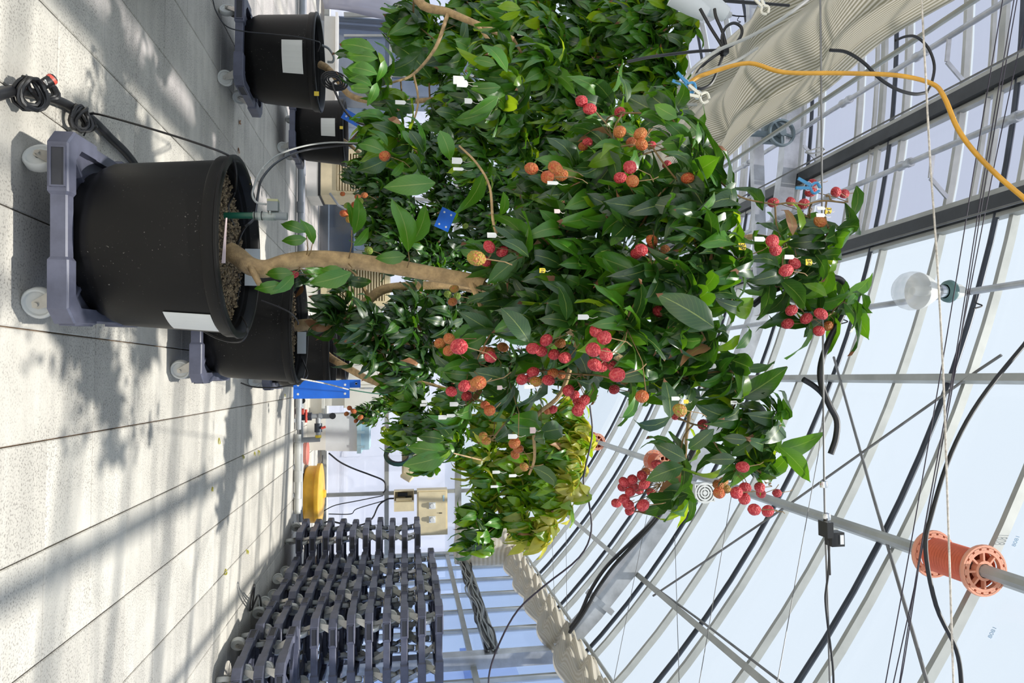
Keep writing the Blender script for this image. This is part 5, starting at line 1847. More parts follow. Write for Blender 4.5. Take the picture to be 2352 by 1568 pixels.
# pink dish beside the tub
a = atY(702, 1040, 8.3)
pd = empty('pink_dish', a)
tag(pd, 'shallow salmon pink dish beside the yellow tub', 'dish')
MB().lathe([(0, -0.02), (0.12, -0.02), (0.135, 0.0), (0.14, 0.025), (0.13, 0.025), (0.12, 0.0), (0, -0.01)], 32).build('bowl', 'pink_plastic', pd, smooth=True)
MB().lathe([(0.05, -a.z), (0.06, -0.018)], 16).build('foot', 'pvc_light', pd, smooth=True)

# floor pipes in front of the end wall
def floor_pipe(Y, z, X0, X1, r, m, label, joints):
    root = empty('floor_pipe', ((X0 + X1) / 2, Y, 0))
    tag(root, label, 'pipe')
    o_ = root.location.copy()
    MB().tube([(X0, Y, z), (X1, Y, z)], r, 12).build('pipe_run', m, root, smooth=True, off=o_)
    for X in joints:
        MB().tube([(X - .06, Y, z), (X + .06, Y, z)], r * 1.25, 12).build('coupler', m, root, smooth=True, off=o_)
        MB().box((X + 0.2, Y, (z - r) / 2), (0.04, 0.06, z - r + 0.006)).build('pipe_foot', 'galv', root, off=o_)


floor_pipe(7.75, 0.045, -6.5, 0.55, 0.030, 'pvc', 'long grey water pipe lying on the floor along the end wall', (-5, -3.3, -1.9, -0.9, 0.25))
floor_pipe(7.72, 0.045, 0.60, 1.45, 0.034, 'pvc_light', 'short pale water pipe lying on the floor before the yellow tub', (0.75, 1.05, 1.35))
floor_pipe(8.02, 0.035, -6.5, 1.6, 0.022, 'pvc', 'thin grey pipe lying behind the long water pipe', (-4, -2.4, 0.1, 1.0))

# valve assembly
va = empty('valve_pipework', atY(690, 950, 7.9))
va.location.z = 0
tag(va, 'grey pipework with red-handled valves in front of the white tank', 'pipework')
o_ = va.location.copy()
def vt(pts, r, m='pvc', nm='pipe', n=12):
    return MB().tube(pts, r, n).build(nm, m, va, smooth=True, off=o_)
Yv = 7.9
vt([atY(672, 956, Yv), atY(768, 955, Yv)], 0.028)
vt([atY(690, 956, Yv), atY(716, 956, Yv)], 0.045, 'dark_pipe', 'valve_body')
vt([atY(740, 955, Yv), atY(732, 955, Yv)], 0.034, 'pvc', 'coupler')
vt([atY(764, 955, Yv - .05), atY(764, 955, Yv + .1)], 0.036, 'rubber', 'open_end')
vt([atY(731, 958, Yv), atY(731, 1006, Yv)], 0.028)
vt([atY(731, 972, Yv), atY(731, 992, Yv)], 0.042, 'dark_pipe', 'valve_body')
vt([atY(731, 999, Yv), atY(731, 1005, Yv)], 0.034, 'tag_yellow', 'yellow_band')
vt([atY(735, 1008, Yv), atY(664, 1012, Yv)], 0.030)
for (x0, y0, x1, y1) in ((703, 940, 703, 970), (738, 983, 748, 980)):
    vt([atY(x0, y0, Yv - .04), atY(x1, y1, Yv - .04)], 0.014, 'red_plastic', 'handle', 8)
vt([atY(682, 945, Yv - .1), atY(698, 945, Yv - .1)], 0.035, 'red_plastic', 'handle', 10)
vt([atY(688, 915, Yv), atY(688, 935, Yv)], 0.040, 'pvc')
vt([atY(694, 920, Yv - .12), atY(694, 920, Yv)], 0.034, 'rubber', 'open_end')

# white boards and stored sheets along the left of the end wall
def slab_box(name, x0, x1, y0, y1, Y, d, m, label, cat, group=None):
    mb = MB()
    c, w, h = pbox(mb, x0, x1, y0, y1, Y, d)
    root = empty(name, (c.x, Y + d / 2, c.z - h / 2))
    tag(root, label, cat, group)
    mb.build('panel', m, root, off=root.location)
    return root, c, w, h


r, c, w, h = slab_box('trough_board', 745, 772, 36, 238, 8.6, 0.10, 'white_board', 'long white trough board behind the pot with a square paper', 'board')
MB().box((c.x, 8.58, c.z + h / 2 + 0.01), (w + .02, 0.14, 0.03)).build('top_lip', 'white_board', r, off=r.location)
MB().box((c.x, 8.64, (c.z - h / 2) / 2), (w * .9, 0.06, max(0.02, c.z - h / 2))).build('legs', 'pvc', r, off=r.location)
r, c, w, h = slab_box('kick_board', 694, 742, 905, 1016, 8.9, 0.05, 'white_board', 'low white board behind the valves below the white tank', 'board')
MB().box((c.x, 8.89, c.z + h / 2), (w, 0.08, 0.03)).build('top_rail', 'pvc_light', r, off=r.location)
MB().box((c.x, 8.92, (c.z - h / 2) / 2), (w * .8, 0.04, max(0.02, c.z - h / 2))).build('foot', 'pvc', r, off=r.location)
r, c, w, h = slab_box('cabinet', 790, 905, 830, 935, 8.95, 0.3, 'white_board', 'pale cabinet behind the blue sticky sheets', 'cabinet')
for sx in (-1, 1):
    MB().box((c.x + sx * (w / 4 + 0.002), 8.935, c.z), (w / 2 - 0.012, 0.03, h * .96)).build('door', 'white_board', r, off=r.location)
MB().box((c.x + 0.05, 8.915, c.z), (0.02, 0.03, 0.12)).build('handle', 'galv', r, off=r.location)
MB().box((c.x, 9.1, (c.z - h / 2) / 2), (w * .9, 0.25, max(0.02, c.z - h / 2))).build('plinth', 'white_board', r, off=r.location)

# rolled grey vinyl flap by the left window
vs, fs = [], []
A = [atY(735, -40, 9.3), atY(745, 20, 9.3), atY(900, 45, 9.3), atY(1000, -40, 9.3)]
n = 10
for i in range(n + 1):
    t = i / n
    for q in range(7):
        s_ = q / 6
        p = (A[0].lerp(A[3], t)).lerp(A[1].lerp(A[2], t), s_)
        vs.append(p + V((0, -0.12 * sin(pi * s_) + 0.03 * sin(6 * t + 3 * s_), 0)))
for i in range(n):
    for q in range(6):
        a = i * 7 + q
        fs.append((a, a + 1, a + 8, a + 7))
o = MB().add(vs, fs).build('vinyl_flap', 'grey_vinyl', None, smooth=True)
o.modifiers.new('thick', 'SOLIDIFY').thickness = 0.004
tag(o, 'grey vinyl flap hanging beside the left end wall window', 'flap')
wf = MB()
for x in (897,):
    a, b = atY(x, -60, 9.6), atY(x, 260, 9.6)
    wf.bar(a, b, 0.03, 0.035)
for y in (82, 175):
    wf.bar(atY(790, y, 9.6), atY(1100, y, 9.6), 0.03, 0.03)
wf.bar(atY(790, 34, 9.6), atY(960, 34, 9.6), 0.04, 0.06)
wf.build('window_frame', 'alu', wb)
a, b = atY(775, 36, 9.62), atY(1100, 262, 9.62)
o = MB().box(((a.x + b.x) / 2, 9.63, (a.z + b.z) / 2), (abs(b.x - a.x), 0.006, abs(b.z - a.z))).build('window_pane', 'glass_dark', wb)
a, b = atY(735, 458, 9.62), atY(812, 585, 9.62)
MB().box(((a.x + b.x) / 2, 9.63, (a.z + b.z) / 2), (abs(b.x - a.x), 0.006, abs(b.z - a.z))).build('window_pane', 'glass_dark', wb)

# control boxes on the end wall
def cbox(x0, x1, y0, y1, Y, d, label, hollow=False):
    mb = MB()
    c, w, h = pbox(mb, x0, x1, y0, y1, Y, d)
    root = empty('control_box', (c.x, Y + d, c.z - h / 2))
    tag(root, label, 'control box')
    if hollow:
        t = 0.012
        mb = MB().box((c.x, Y + d - t / 2, c.z), (w, t, h))
        for sx in (-1, 1):
            mb.box((c.x + sx * (w - t) / 2, Y + d / 2, c.z), (t, d, h)).box((c.x, Y + d / 2, c.z + sx * (h - t) / 2), (w - 2 * t, d, t))
    mb.build('case', 'beige', root, off=root.location)
    return root, c, w, h


r, c, w, h = cbox(958, 1028, 1126, 1227, 9.66, 0.20, 'large beige control box with two dials on the end wall')
dr = MB().box((c.x, 9.652, c.z), (w * 0.93, 0.02, h * 0.90)).build('door', 'beige', r, off=r.location)
for (x, y) in ((993, 1161), (993, 1193)):
    p = atY(x, y, 9.63)
    MB().box((p.x, 9.637, p.z), (0.09, 0.012, 0.09)).build('dial_plate', 'white_plastic', dr, off=r.location)
    MB().lathe([(0, -0.03), (0.03, -0.03), (0.036, 0.0)], 20, p - r.location, Matrix.Rotation(-pi / 2, 3, 'X')).build('dial', 'ceramic', dr, smooth=True)
p = atY(1012, 1178, 9.635)
MB().box((p.x, 9.637, p.z), (0.012, 0.012, 0.04)).build('latch', 'vent_dark', dr, off=r.location)
p = atY(1019, 1144, 9.635)
MB().box((p.x, 9.639, p.z), (0.08, 0.004, 0.022)).build('name_plate', 'pale_blue', dr, off=r.location)
r, c, w, h = cbox(905, 951, 1127, 1150, 9.72, 0.12, 'small open beige control box with switches showing', True)
MB().box((c.x - .01, 9.79, c.z - .02), (w * 0.35, 0.08, h * 0.5)).box((c.x + .03, 9.79, c.z + .06), (w * 0.25, 0.08, h * 0.3)).build('switch', 'black_device', r, off=r.location)
p0, p1 = atY(905, 1154, 9.62), atY(951, 1174, 9.62)
MB().box(((p0.x + p1.x) / 2 - 0.0, 9.66, (p0.z + p1.z) / 2), (abs(p1.x - p0.x), 0.03, abs(p1.z - p0.z))).box((p0.x - 0.02, 9.70, (p0.z + p1.z) / 2), (0.05, 0.02, h * .8)).build('open_lid', 'beige', r, off=r.location)
r, c, w, h = cbox(923, 1000, 1005, 1088, 9.60, 0.25, 'beige control box half hidden by hanging lychee leaves')
MB().box((c.x, 9.594, c.z), (w * 0.9, 0.012, h * 0.9)).build('door', 'beige', r, off=r.location)
MB().bar(atY(925, 1088, 9.62), atY(945, 1100, 9.55), 0.05, 0.1).build('flap', 'beige', r, off=r.location)
hc = empty('hose_coil', atY(900, 1050, 9.6))
tag(hc, 'coil of dark green hose hanging by the half hidden control box', 'hose')
for k in range(6):
    pts = []
    for i in range(21):
        a = 2 * pi * i / 20
        pts.append(atY(915 + 32 * cos(a) * (1 - .05 * k), 1045 + 24 * sin(a) * (1 - .06 * k), 9.58 - 0.02 * k))
    MB().tube(pts, 0.014, 6).build('loop', 'rubber' if k % 2 else 'green_pipe', hc, smooth=True, off=hc.location)
for i, (pp, lab) in enumerate((
        ([(755, 1040), (780, 1060), (810, 1075), (850, 1090), (880, 1103), (887, 1120), (880, 1132)], 'black cable drooping from the wall corner to the middle rail'),
        ([(740, 1175), (770, 1160), (820, 1150), (880, 1138)], 'black cable slanting along the end wall pane'),
        ([(745, 1200), (760, 1197), (800, 1205), (830, 1205), (855, 1190), (870, 1160), (890, 1146), (905, 1144)], 'black cable curving from the small open box down to the dollies'),
        ([(755, 1180), (805, 1180), (820, 1168), (880, 1150)], 'fine cable slanting across the end wall pane'),
        ([(880, 1222), (915, 1216), (940, 1208), (960, 1200)], 'black cable leaving the underside of the large control box'),
        ([(742, 1045), (738, 1100), (742, 1160), (738, 1200)], 'black cable bundle along the bottom rail of the end wall'))):
    cable('wall_cable', [atY(x, y, 9.75 - 0.01 * i) for x, y in pp], 0.012 if i in (0, 2, 4, 5) else 0.007, 'rubber', lab)

# cables along the side wall on a tray, and along the main arch
tr_ = empty('cable_tray', (2.44, 7.6, 1.95))
tag(tr_, 'grey cable tray with a thick bundle of cables along the side wall', 'cable tray')
o_ = tr_.location.copy()
zt_ = 1.95
MB().box((2.46, 7.85, zt_ + 0.02), (0.08, 3.6, 0.12)).build('tray', 'alu', tr_, off=o_)
rc = random.Random(8)
for k in range(14):
    pts = []
    a0, b0 = rc.uniform(-.06, .06), rc.uniform(0, .05)
    for i in range(15):
        Y = 6.08 + i * 0.25
        pts.append(V((2.40 - b0 * 0.7 + rc.uniform(-.01, .01), Y, zt_ + a0 + rc.uniform(-.02, .02) - 0.02 * sin(i * 1.3 + k))))
    MB().tube(catmull(pts, 3), rc.choice((0.006, 0.009, 0.012)), 5).build('cable_run', rc.choice(('rubber', 'cable_grey', 'grey_plastic', 'rubber')), tr_, smooth=True, off=o_)
for k, (lab, dx) in enumerate((('thick black cable following the main roof arch', 0.10), ('second black cable hanging off the main roof arch', 0.16), ('thin black cable beyond the main roof arch', 0.02))):
    pts = []
    for i in range(12):
        X = 2.28 - 2.2 * i / 11
        pts.append(V((X, YM - 0.10 - dx * 0.5, archZ(X, 0.30) - (0.16 - .05 * k) * sin(pi * i / 11 * 2) ** 2 * (1 if i < 6 else .3))))
    cable('arch_cable', pts, 0.016 if k < 2 else 0.009, 'rubber', lab)

# ------------------------------------------------------------------ overhead wires, ropes, hoses
def run_on(p, d):
    # carry a wire on in a straight line to the roof frame or the side wall
    d = d.normalized()
    q = p.copy()
    out = []
    for k in range(300):
        q = q + d * 0.03
        if k % 8 == 7:
            out.append(q.copy())
        if q.x > XR - 0.08 or q.x < XL + 0.08 or q.z > archZ(q.x, 0.10):
            break
    return out + [q] if k % 8 != 7 else out


def wire(name, pp, Y, r, m, label, cat='wire', sm=4, n=6, ends=''):
    pts = [atY(q[0], q[1], q[2] if len(q) > 2 else Y) for q in pp]
    if 'a' in ends:
        pts = list(reversed(run_on(pts[0], pts[0] - pts[1]))) + pts
    if 'b' in ends:
        pts += run_on(pts[-1], pts[-1] - pts[-2])
    if 'u' in ends:
        pts = list(reversed(run_on(pts[0], V((0.25, -0.25, 1.0))))) + pts
    return cable(name, pts, r, m, label, cat, None, n, sm)


wire('steel_wire', [(1881, -60), (1884, 0), (1887, 300), (1889, 600), (1893, 1100), (1900, 1350), (1906, 1568), (1909, 1650)], 2.1, 0.0032, 'wire_grey', 'taut steel wire carrying the blue clips above the front tree', ends='ab')
wire('white_rope', [(2113, -60), (2117, 0), (2136, 360), (2150, 560), (2166, 850), (2178, 1200), (2190, 1568), (2193, 1640)], 1.95, 0.0031, 'rope_white', 'twisted white rope crossing above the hanging bulb', 'rope', ends='ab')
for k, (pp, lab) in enumerate((([(2312, -60), (2303, 0), (2239, 380), (2207, 579), (2153, 900), (2098, 1216), (2034, 1568), (2020, 1640)], 'dark curtain wire crossing left of the bulb socket'),
                               ([(2338, -40), (2329, 0), (2264, 380), (2217, 678), (2181, 900), (2116, 1253), (2066, 1568)], 'dark curtain wire of a close pair crossing the bulb socket'),
                               ([(2345, -40), (2336, 0), (2270, 380), (2222, 678), (2186, 900), (2120, 1253), (2052, 1568)], 'dark curtain wire running closest along the pair'),
                               ([(2360, 20), (2352, 60), (2284, 380), (2191, 858), (2130, 1180), (2080, 1500), (2068, 1568)], 'dark curtain wire furthest out beyond the pair'))):
    wire('curtain_wire', pp, 2.55 + 0.03 * k, 0.0022, 'wire_dark', lab, ends='ab')
for k, pp in enumerate(([(1690, 1080), (1606, 1568)], [(1880, 1040), (1785, 1568)], [(1486, 1183), (1409, 1568)], [(1550, 1230), (1560, 1568)], [(1268, 1240), (1275, 1420)], [(1300, 1220), (1303, 1480)], [(1900, 860), (1880, 1040)])):
    cable('thin_wire', [atArch(x, y, 0.28) for x, y in pp], 0.0025, 'wire_grey', 'thin grey wire strung under the clear roof film', 'wire')
    SC.collection.objects[-1]['group'] = 'thin wires under the roof film'
cable('steel_wire', [V((-1.19, 1.2, 3.46)), V((-1.19, 6.05, 3.40))], 0.005, 'wire_grey', 'straight steel wire running lengthwise below the vent beam', 'wire')
cable('steel_wire', [V((-0.64, 1.2, 3.48)), V((-0.64, 6.05, 3.46))], 0.005, 'wire_grey', 'straight steel wire running lengthwise past the bulb', 'wire')
wire('yellow_hose', [(2400, 495, 1.7), (2352, 455, 1.75), (2290, 402, 1.8), (2235, 345, 1.85), (2198, 292, 1.9), (2168, 222, 1.95), (2140, 192, 2.0), (2060, 173, 2.0), (1930, 168, 2.05), (1800, 166, 2.1), (1720, 145, 2.15), (1640, 164, 2.2), (1592, 184, 2.2), (1558, 225, 2.2), (1535, 245, 2.25)],
     2, 0.0075, 'hose_yellow', 'yellow rubber hose swinging from the roof into the treetop', 'hose', 5, 10, ends='u')
wire('black_hose', [(2400, 740), (2352, 792), (2250, 920), (2185, 1040), (2140, 1180), (2126, 1260), (2150, 1390), (2196, 1490), (2208, 1568), (2205, 1620)], 2.45, 0.0085, 'rubber', 'thick black hose hanging in a wide bow past the orange drum', 'hose', 5, 10, ends='u')
wire('taped_hose', [(1730, 700), (1770, 670), (1830, 648), (1900, 638), (1932, 643), (1945, 672), (1938, 715), (1905, 780), (1886, 835), (1886, 880), (1905, 930), (1922, 965), (1920, 1005), (1908, 1042)], 2.15, 0.0105, 'rubber', 'black hose bent round the upper twigs with a taped end', 'hose', 5, 10)
wire('taped_hose', [(1845, 871), (1868, 885), (1890, 905), (1908, 933)], 2.17, 0.010, 'rubber', 'short taped black hose end beside the bent hose', 'hose', 4, 8)
wire('black_strap', [(1906, 115), (1945, 120), (1985, 145), (2020, 180), (2060, 205), (2100, 216), (2130, 212)], 2.2, 0.006, 'rubber', 'flat black strap curling towards the white rope', 'strap', 5, 6)
wire('black_strap', [(2130, 212), (2140, 190), (2146, 150), (2132, 110), (2105, 85), (2080, 84), (2057, 93)], 2.2, 0.005, 'rubber', 'flat black strap end curling over the white rope', 'strap', 5, 6)
wire('grey_hose', [(1880, -20), (1800, 40), (1720, 85), (1650, 115), (1600, 150), (1570, 185), (1558, 215), (1575, 238), (1600, 240)], 2.2, 0.006, 'cable_grey', 'grey hose curving down to the white clamp', 'hose', 5, 8)
wire('grey_hose', [(1740, 110), (1690, 140), (1640, 158), (1600, 172), (1592, 195), (1600, 215)], 2.22, 0.005, 'cable_grey', 'shorter grey hose beside the yellow hose', 'hose', 5, 8)
lp = empty('looped_cable', atY(1660, 110, 2.25))
tag(lp, 'black cable tied in figure-eight loops before the striped curtain', 'cable')
for pp in ([(1641, 20), (1645, 40), (1660, 75), (1668, 110), (1664, 118)], [(1664, 118), (1658, 90), (1665, 65), (1685, 53), (1702, 62), (1703, 80), (1690, 98), (1664, 113)],
           [(1664, 116), (1640, 130), (1615, 150), (1600, 170), (1593, 195), (1610, 204), (1635, 190), (1652, 150), (1662, 120)], [(1608, 20), (1630, 60), (1655, 100), (1662, 115)],
           [(1664, 115), (1600, 118), (1500, 130), (1440, 142)]):
    MB().tube(catmull([atY(x, y, 2.25) for x, y in pp], 5), 0.0055, 6).build('loop', 'rubber', lp, smooth=True, off=lp.location)
MB().box(atY(1664, 116, 2.24) - lp.location, (0.03, 0.03, 0.02)).build('tie', 'rubber', lp)
wire('drooping_wire', [(1355, 930), (1360, 1000), (1340, 1100), (1352, 1150), (1358, 1220), (1330, 1280), (1250, 1345), (1190, 1400), (1150, 1470), (1125, 1540), (1122, 1600)], 4.4, 0.006, 'wire_dark', 'black cable drooping from the treetop across the side wall', ends='b')
wire('ring_wire', [(1887, 338), (1862, 345), (1850, 350), (1868, 352), (1893, 346), (1887, 338)], 2.1, 0.0025, 'wire_grey', 'small wire ring on the taut steel wire')

# spring clips
def spring_clip(x, y, Y, m, label, rot=0.0, sc=1.0):
    root = empty('spring_clip', atY(x, y, Y))
    tag(root, label, 'clip')
    root.rotation_euler = (0, rot, 0.2)
    root.scale = (sc, sc, sc)
    for s in (-1, 1):
        a = MB()
        a.bar((s * 0.016, 0, -0.052), (s * 0.004, 0, 0.0), 0.010, 0.006, (0, 1, 0))
        pts = [V((s * (0.004 + 0.014 * sin(pi * i / 6)), 0, 0.034 * i / 6)) for i in range(7)]
        a.tube(pts, 0.005, 6)
        a.build('jaw', m, root)
    MB().tube([V((0.015 * cos(t * pi / 5), 0.0, 0.015 * sin(t * pi / 5) - 0.01)) for t in range(11)], 0.0016, 5).build('spring', 'chrome', root, smooth=True)


spring_clip(1862, 429, 2.08, 'clip_blue', 'blue spring clip gripping the steel wire above the top fruit', 0.2, 1.0)
spring_clip(1866, 531, 2.08, 'clip_blue', 'blue spring clip seen edge-on further along the steel wire', 0.0, 0.9)
spring_clip(1578, 195, 2.17, 'clip_blue', 'dark blue spring clip on the yellow hose end', 0.5, 1.0)
spring_clip(1608, 220, 2.17, 'clip_white', 'cream spring clip on the grey hose before the curtain', 0.35, 1.0)
spring_clip(1752, 14, 2.2, 'clip_white', 'cream spring clip near the top of the striped curtain', 0.9, 0.9)

# ------------------------------------------------------------------ lamps
def bulb_lamp(x, y, X, label, pipez):
    p = atX(x, y, X)
    root = empty('bulb_lamp', p)
    tag(root, label, 'lamp')
    g = [(0.0, -0.088), (0.035, -0.086), (0.066, -0.074), (0.086, -0.05), (0.094, -0.02), (0.093, 0.01), (0.082, 0.045), (0.062, 0.08), (0.042, 0.11), (0.032, 0.135)]
    MB().lathe(g, 32).build('bulb', 'bulb_glass', root, smooth=True)
    MB().lathe([(0.0, -0.01), (0.02, -0.01), (0.026, 0.03), (0.022, 0.10), (0, 0.11)], 14).build('burner', 'ceramic', root, smooth=True)
    MB().lathe([(0.089, 0.018), (0.080, 0.046), (0.060, 0.080), (0.040, 0.108)], 32).build('reflector', 'tag_white', root, smooth=True)
    MB().lathe([(0.031, 0.13), (0.030, 0.185), (0.0, 0.19)], 20).build('screw_base', 'chrome', root, smooth=True)
    MB().lathe([(0.034, 0.165), (0.052, 0.175), (0.056, 0.19), (0.052, 0.20), (0.034, 0.21)], 24).build('collar', 'lamp_collar', root, smooth=True)
    MB().lathe([(0.036, 0.20), (0.036, 0.24), (0.024, 0.265), (0.0, 0.27)], 20).build('socket', 'ceramic', root, smooth=True)
    MB().tube(catmull([V((0, 0, 0.26)), V((0.01, -0.01, 0.30)), V((0, 0.01, 0.34)), V((0, 0, pipez - p.z))], 4), 0.007, 6).build('cord', 'rubber', root, smooth=True)
    MB().tube(catmull([V((0, 0.02, 0.36)), V((0.05, 0.0, 0.33)), V((0.07, -.01, 0.36)), V((0.085, -0.01, 0.31))], 4), 0.004, 5).build('cord_tail', 'rubber', root, smooth=True)
    return p


zp = 3.93
lpz = MB().tube([(-0.40, Y0, zp), (-0.40, 9.6, zp)], 0.017, 10).build('lamp_pipe', 'galv', ceiling, smooth=True)
bulb_lamp(2100, 668, -0.40, 'big clear reflector bulb hanging in its socket from the roof pipe', zp)
bulb_lamp(1822, 712, -0.40, 'clear reflector bulb half hidden by the fruiting tuft', zp)
zq = atX(1622, 30, -3.6).z + 0.5
MB().tube([(-3.6, Y0, zq), (-3.6, 9.6, zq)], 0.017, 10).build('lamp_pipe', 'galv', ceiling, smooth=True)
bulb_lamp(1622, 30, -3.6, 'white bulb peeping over the striped curtain edge', zq)
for k, (x, y) in enumerate(((1562, -6), (1608, -4))):
    p = atY(x, y, 2.6)
    root = empty('lamp_shade', p)
    tag(root, ('white cone shade touching the treetop leaves', 'white cone shade beside the looped black cable')[k], 'lamp shade')
    MB().lathe([(0.05, -0.03), (0.042, 0.06), (0.03, 0.13), (0.0, 0.14)], 24, rot=Matrix.Rotation(0.5, 3, 'Y')).build('shade', 'white_plastic', root, smooth=True)
    MB().tube([V((0, 0, 0.12)), V((0.0, 0, 0.4))], 0.006, 6).build('cord', 'rubber', root)

# gear wheel of the vent winch on the tie beam
gw = empty('winch_wheel', atY(1795, 305, 5.85))
tag(gw, 'grey spoked winch wheel below the striped curtain edge', 'winch')
RX = Matrix.Rotation(pi / 2, 3, 'X')
R1 = 0.13
MB().lathe([(R1 * .86, -.02), (R1, -.02), (R1, .02), (R1 * .86, .02)], 32, rot=RX, close=True).build('rim', 'gear_grey', gw, smooth=True)
for k in range(5):
    a = 2 * pi * k / 5
    MB().bar(RX @ V((0.02 * cos(a), 0.02 * sin(a), 0)), RX @ V((R1 * .9 * cos(a), R1 * .9 * sin(a), 0)), 0.02, 0.02).build('spoke', 'gear_grey', gw)
MB().lathe([(0, -.03), (0.035, -.03), (0.035, .03), (0, .03)], 16, rot=RX).build('hub', 'gear_grey', gw, smooth=True)
MB().box((-0.02, 0.07, -0.05), (0.2, 0.06, 0.2)).build('gearbox', 'gear_grey', gw)
MB().tube([V((0, 0.05, -0.1)), V((0, 0.05, -0.28))], 0.03, 10).build('coupling', 'gear_grey', gw, smooth=True)
MB().tube([V((0, 0.05, -0.2)), V((0, 0.05, -1.5))], 0.017, 8).build('rod', 'galv', gw, smooth=True)

# small camera on the steel wire
cv = empty('wire_camera', atY(1905, 1228, 2.08))
tag(cv, 'small black camera strapped to the taut steel wire', 'camera')
MB().box((-0.02, 0, -0.012), (0.05, 0.05, 0.022)).build('mount', 'black_device', cv)
MB().box((0.012, 0, 0.018), (0.045, 0.04, 0.045)).build('case', 'black_device', cv)
MB().box((0.012, -0.021, 0.03), (0.03, 0.003, 0.012)).build('lens_strip', 'white_plastic', cv)
MB().tube(catmull([atY(x, y, 2.08) - cv.location for x, y in ((1905, 1240), (1903, 1310), (1898, 1350), (1896, 1380), (1903, 1450), (1913, 1530), (1915, 1600))], 5), 0.0035, 6).build('lead', 'rubber', cv, smooth=True)
MB().tube([atY(x, y, 2.08) - cv.location for x, y in ((1903, 1240), (1906, 1320))], 0.004, 5).build('strap_tail', 'rubber', cv)
for (x, y, n) in ((1892, 1112, 'below the taped hose'), (1899, 1186, 'beside the small black camera')):
    o = MB().lathe([(0.004, -.012), (0.012, -.010), (0.013, 0), (0.012, .010), (0.004, .012)], 12, rot=Matrix.Rotation(pi / 2, 3, 'Y')).build('wire_grip', 'chrome', None, smooth=True)
    o.location = atY(x, y, 2.095)
    tag(o, 'small shiny wire grip on the steel wire ' + n, 'wire grip')

# round fan guard under the drum purlin
fg = empty('sensor_unit', atX(1617, 1131, 0.75))
tag(fg, 'small pale grey unit with round slotted face on the main arch', 'sensor')
cs = MB().box((0, 0.06, 0), (0.115, 0.02, 0.135))
for sx in (-1, 1):
    cs.box((sx * 0.0535, 0.02, 0), (0.008, 0.07, 0.135)).box((0, 0.02, sx * 0.0635), (0.10, 0.07, 0.008))
cs.build('case', 'ceramic', fg)
MB().lathe([(0.0, -.003), (0.014, -.003), (0.014, .003), (0, .003)], 20, (0, -0.014, 0), RX).bar((-.055, -.011, 0), (.055, -.011, 0), 0.006, 0.006).bar((0, -.011, -.065), (0, -.011, .065), 0.006, 0.006).build('hub', 'ceramic', fg)
for k in range(3):
    r = 0.018 + 0.018 * k
    MB().lathe([(r + .003, -.003), (r + .013, -.003), (r + .013, .003), (r + .003, .003)], 28, (0, -0.014, 0), RX, close=True).build('ring', 'ceramic', fg)

# ------------------------------------------------------------------ plant tags
TAGS = [(1054, 184, 26, 20, 2.45), (1062, 192, 26, 18, 2.42), (1076, 232, 18, 14, 2.4), (1050, 369, 24, 14, 2.3), (1053, 388, 24, 7, 2.3), (1270, 420, 26, 8, 2.0), (1340, 728, 26, 12, 1.95), (1215, 888, 22, 9, 2.1), (1178, 1002, 22, 11, 2.35),
        (1043, 928, 20, 10, 2.3), (1017, 958, 20, 10, 2.35), (1036, 954, 20, 7, 2.35), (966, 1008, 16, 9, 4.2), (963, 1019, 16, 8, 4.2), (975, 922, 14, 7, 4.4), (972, 930, 14, 6, 4.4), (1745, 549, 26, 11, 2.1), (1813, 590, 24, 10, 2.1),
        (1886, 478, 20, 9, 2.1), (1885, 494, 22, 9, 2.1), (1552, 915, 20, 9, 2.1), (1686, 924, 16, 8, 2.2), (1140, 1084, 18, 7, 2.45), (1178, 1092, 18, 7, 2.5), (1136, 1117, 18, 6, 4.1), (990, 1098, 16, 5, 4.1),
        (1398, 40, 16, 10, 4.1), (1425, 108, 20, 16, 4.1), (1195, 78, 14, 10, 4.2), (1130, 540, 22, 13, 2.2), (920, 235, 24, 9, 2.5)]


def plant_tag(x, y, w, h, z, label, m='tag_white', group='paper tags tied in the trees', txt=None):
    c = atD(x, y, z)
    s = z / FPX
    root = empty('plant_tag', c)
    tag(root, label, 'plant tag', group)
    root.rotation_euler = (0, 0, random.uniform(-.3, .3))
    W, H = h * s, w * s            # the tags hang: long side vertical
    t = 0.0006
    o = [(-W / 2, -H / 2), (W / 2, -H / 2), (W / 2, H * .36), (W * .2, H / 2), (-W * .2, H / 2), (-W / 2, H * .36)]
    vs = [(a, -t, b) for a, b in o] + [(a, t, b) for a, b in o]
    fs = [tuple(range(6)), tuple(reversed(range(6, 12)))] + [(i, 6 + i, 6 + (i + 1) % 6, (i + 1) % 6) for i in range(6)]
    pp = MB().add(vs, fs).build('paper', m, root)
    MB().tube([V((0, 0, H * .44)), V((0.004, 0.005, H * .9)), V((0.0, 0.01, H * 1.4))], 0.0007, 4).build('string', 'rope_white', root)
    if txt:
        cu = bpy.data.curves.new('t', 'FONT')
        cu.body = txt
        cu.size = W * 1.05 if len(txt) < 3 else W * 0.8
        cu.align_x = 'CENTER'
        cu.align_y = 'CENTER'
        to = bpy.data.objects.new('t', cu)
        me = bpy.data.meshes.new_from_object(to)
        bpy.data.objects.remove(to)
        me.materials.append(MATS['ink'])
        q = bpy.data.objects.new('lettering', me)
        COL.objects.link(q)
        q.parent = pp
        q.location = (0, -t - 0.0006, 0)
        q.rotation_euler = (pi / 2, -pi / 2 if len(txt) > 2 else 0.0, 0) if len(txt) > 2 else (pi / 2, 0, 0)
    return root


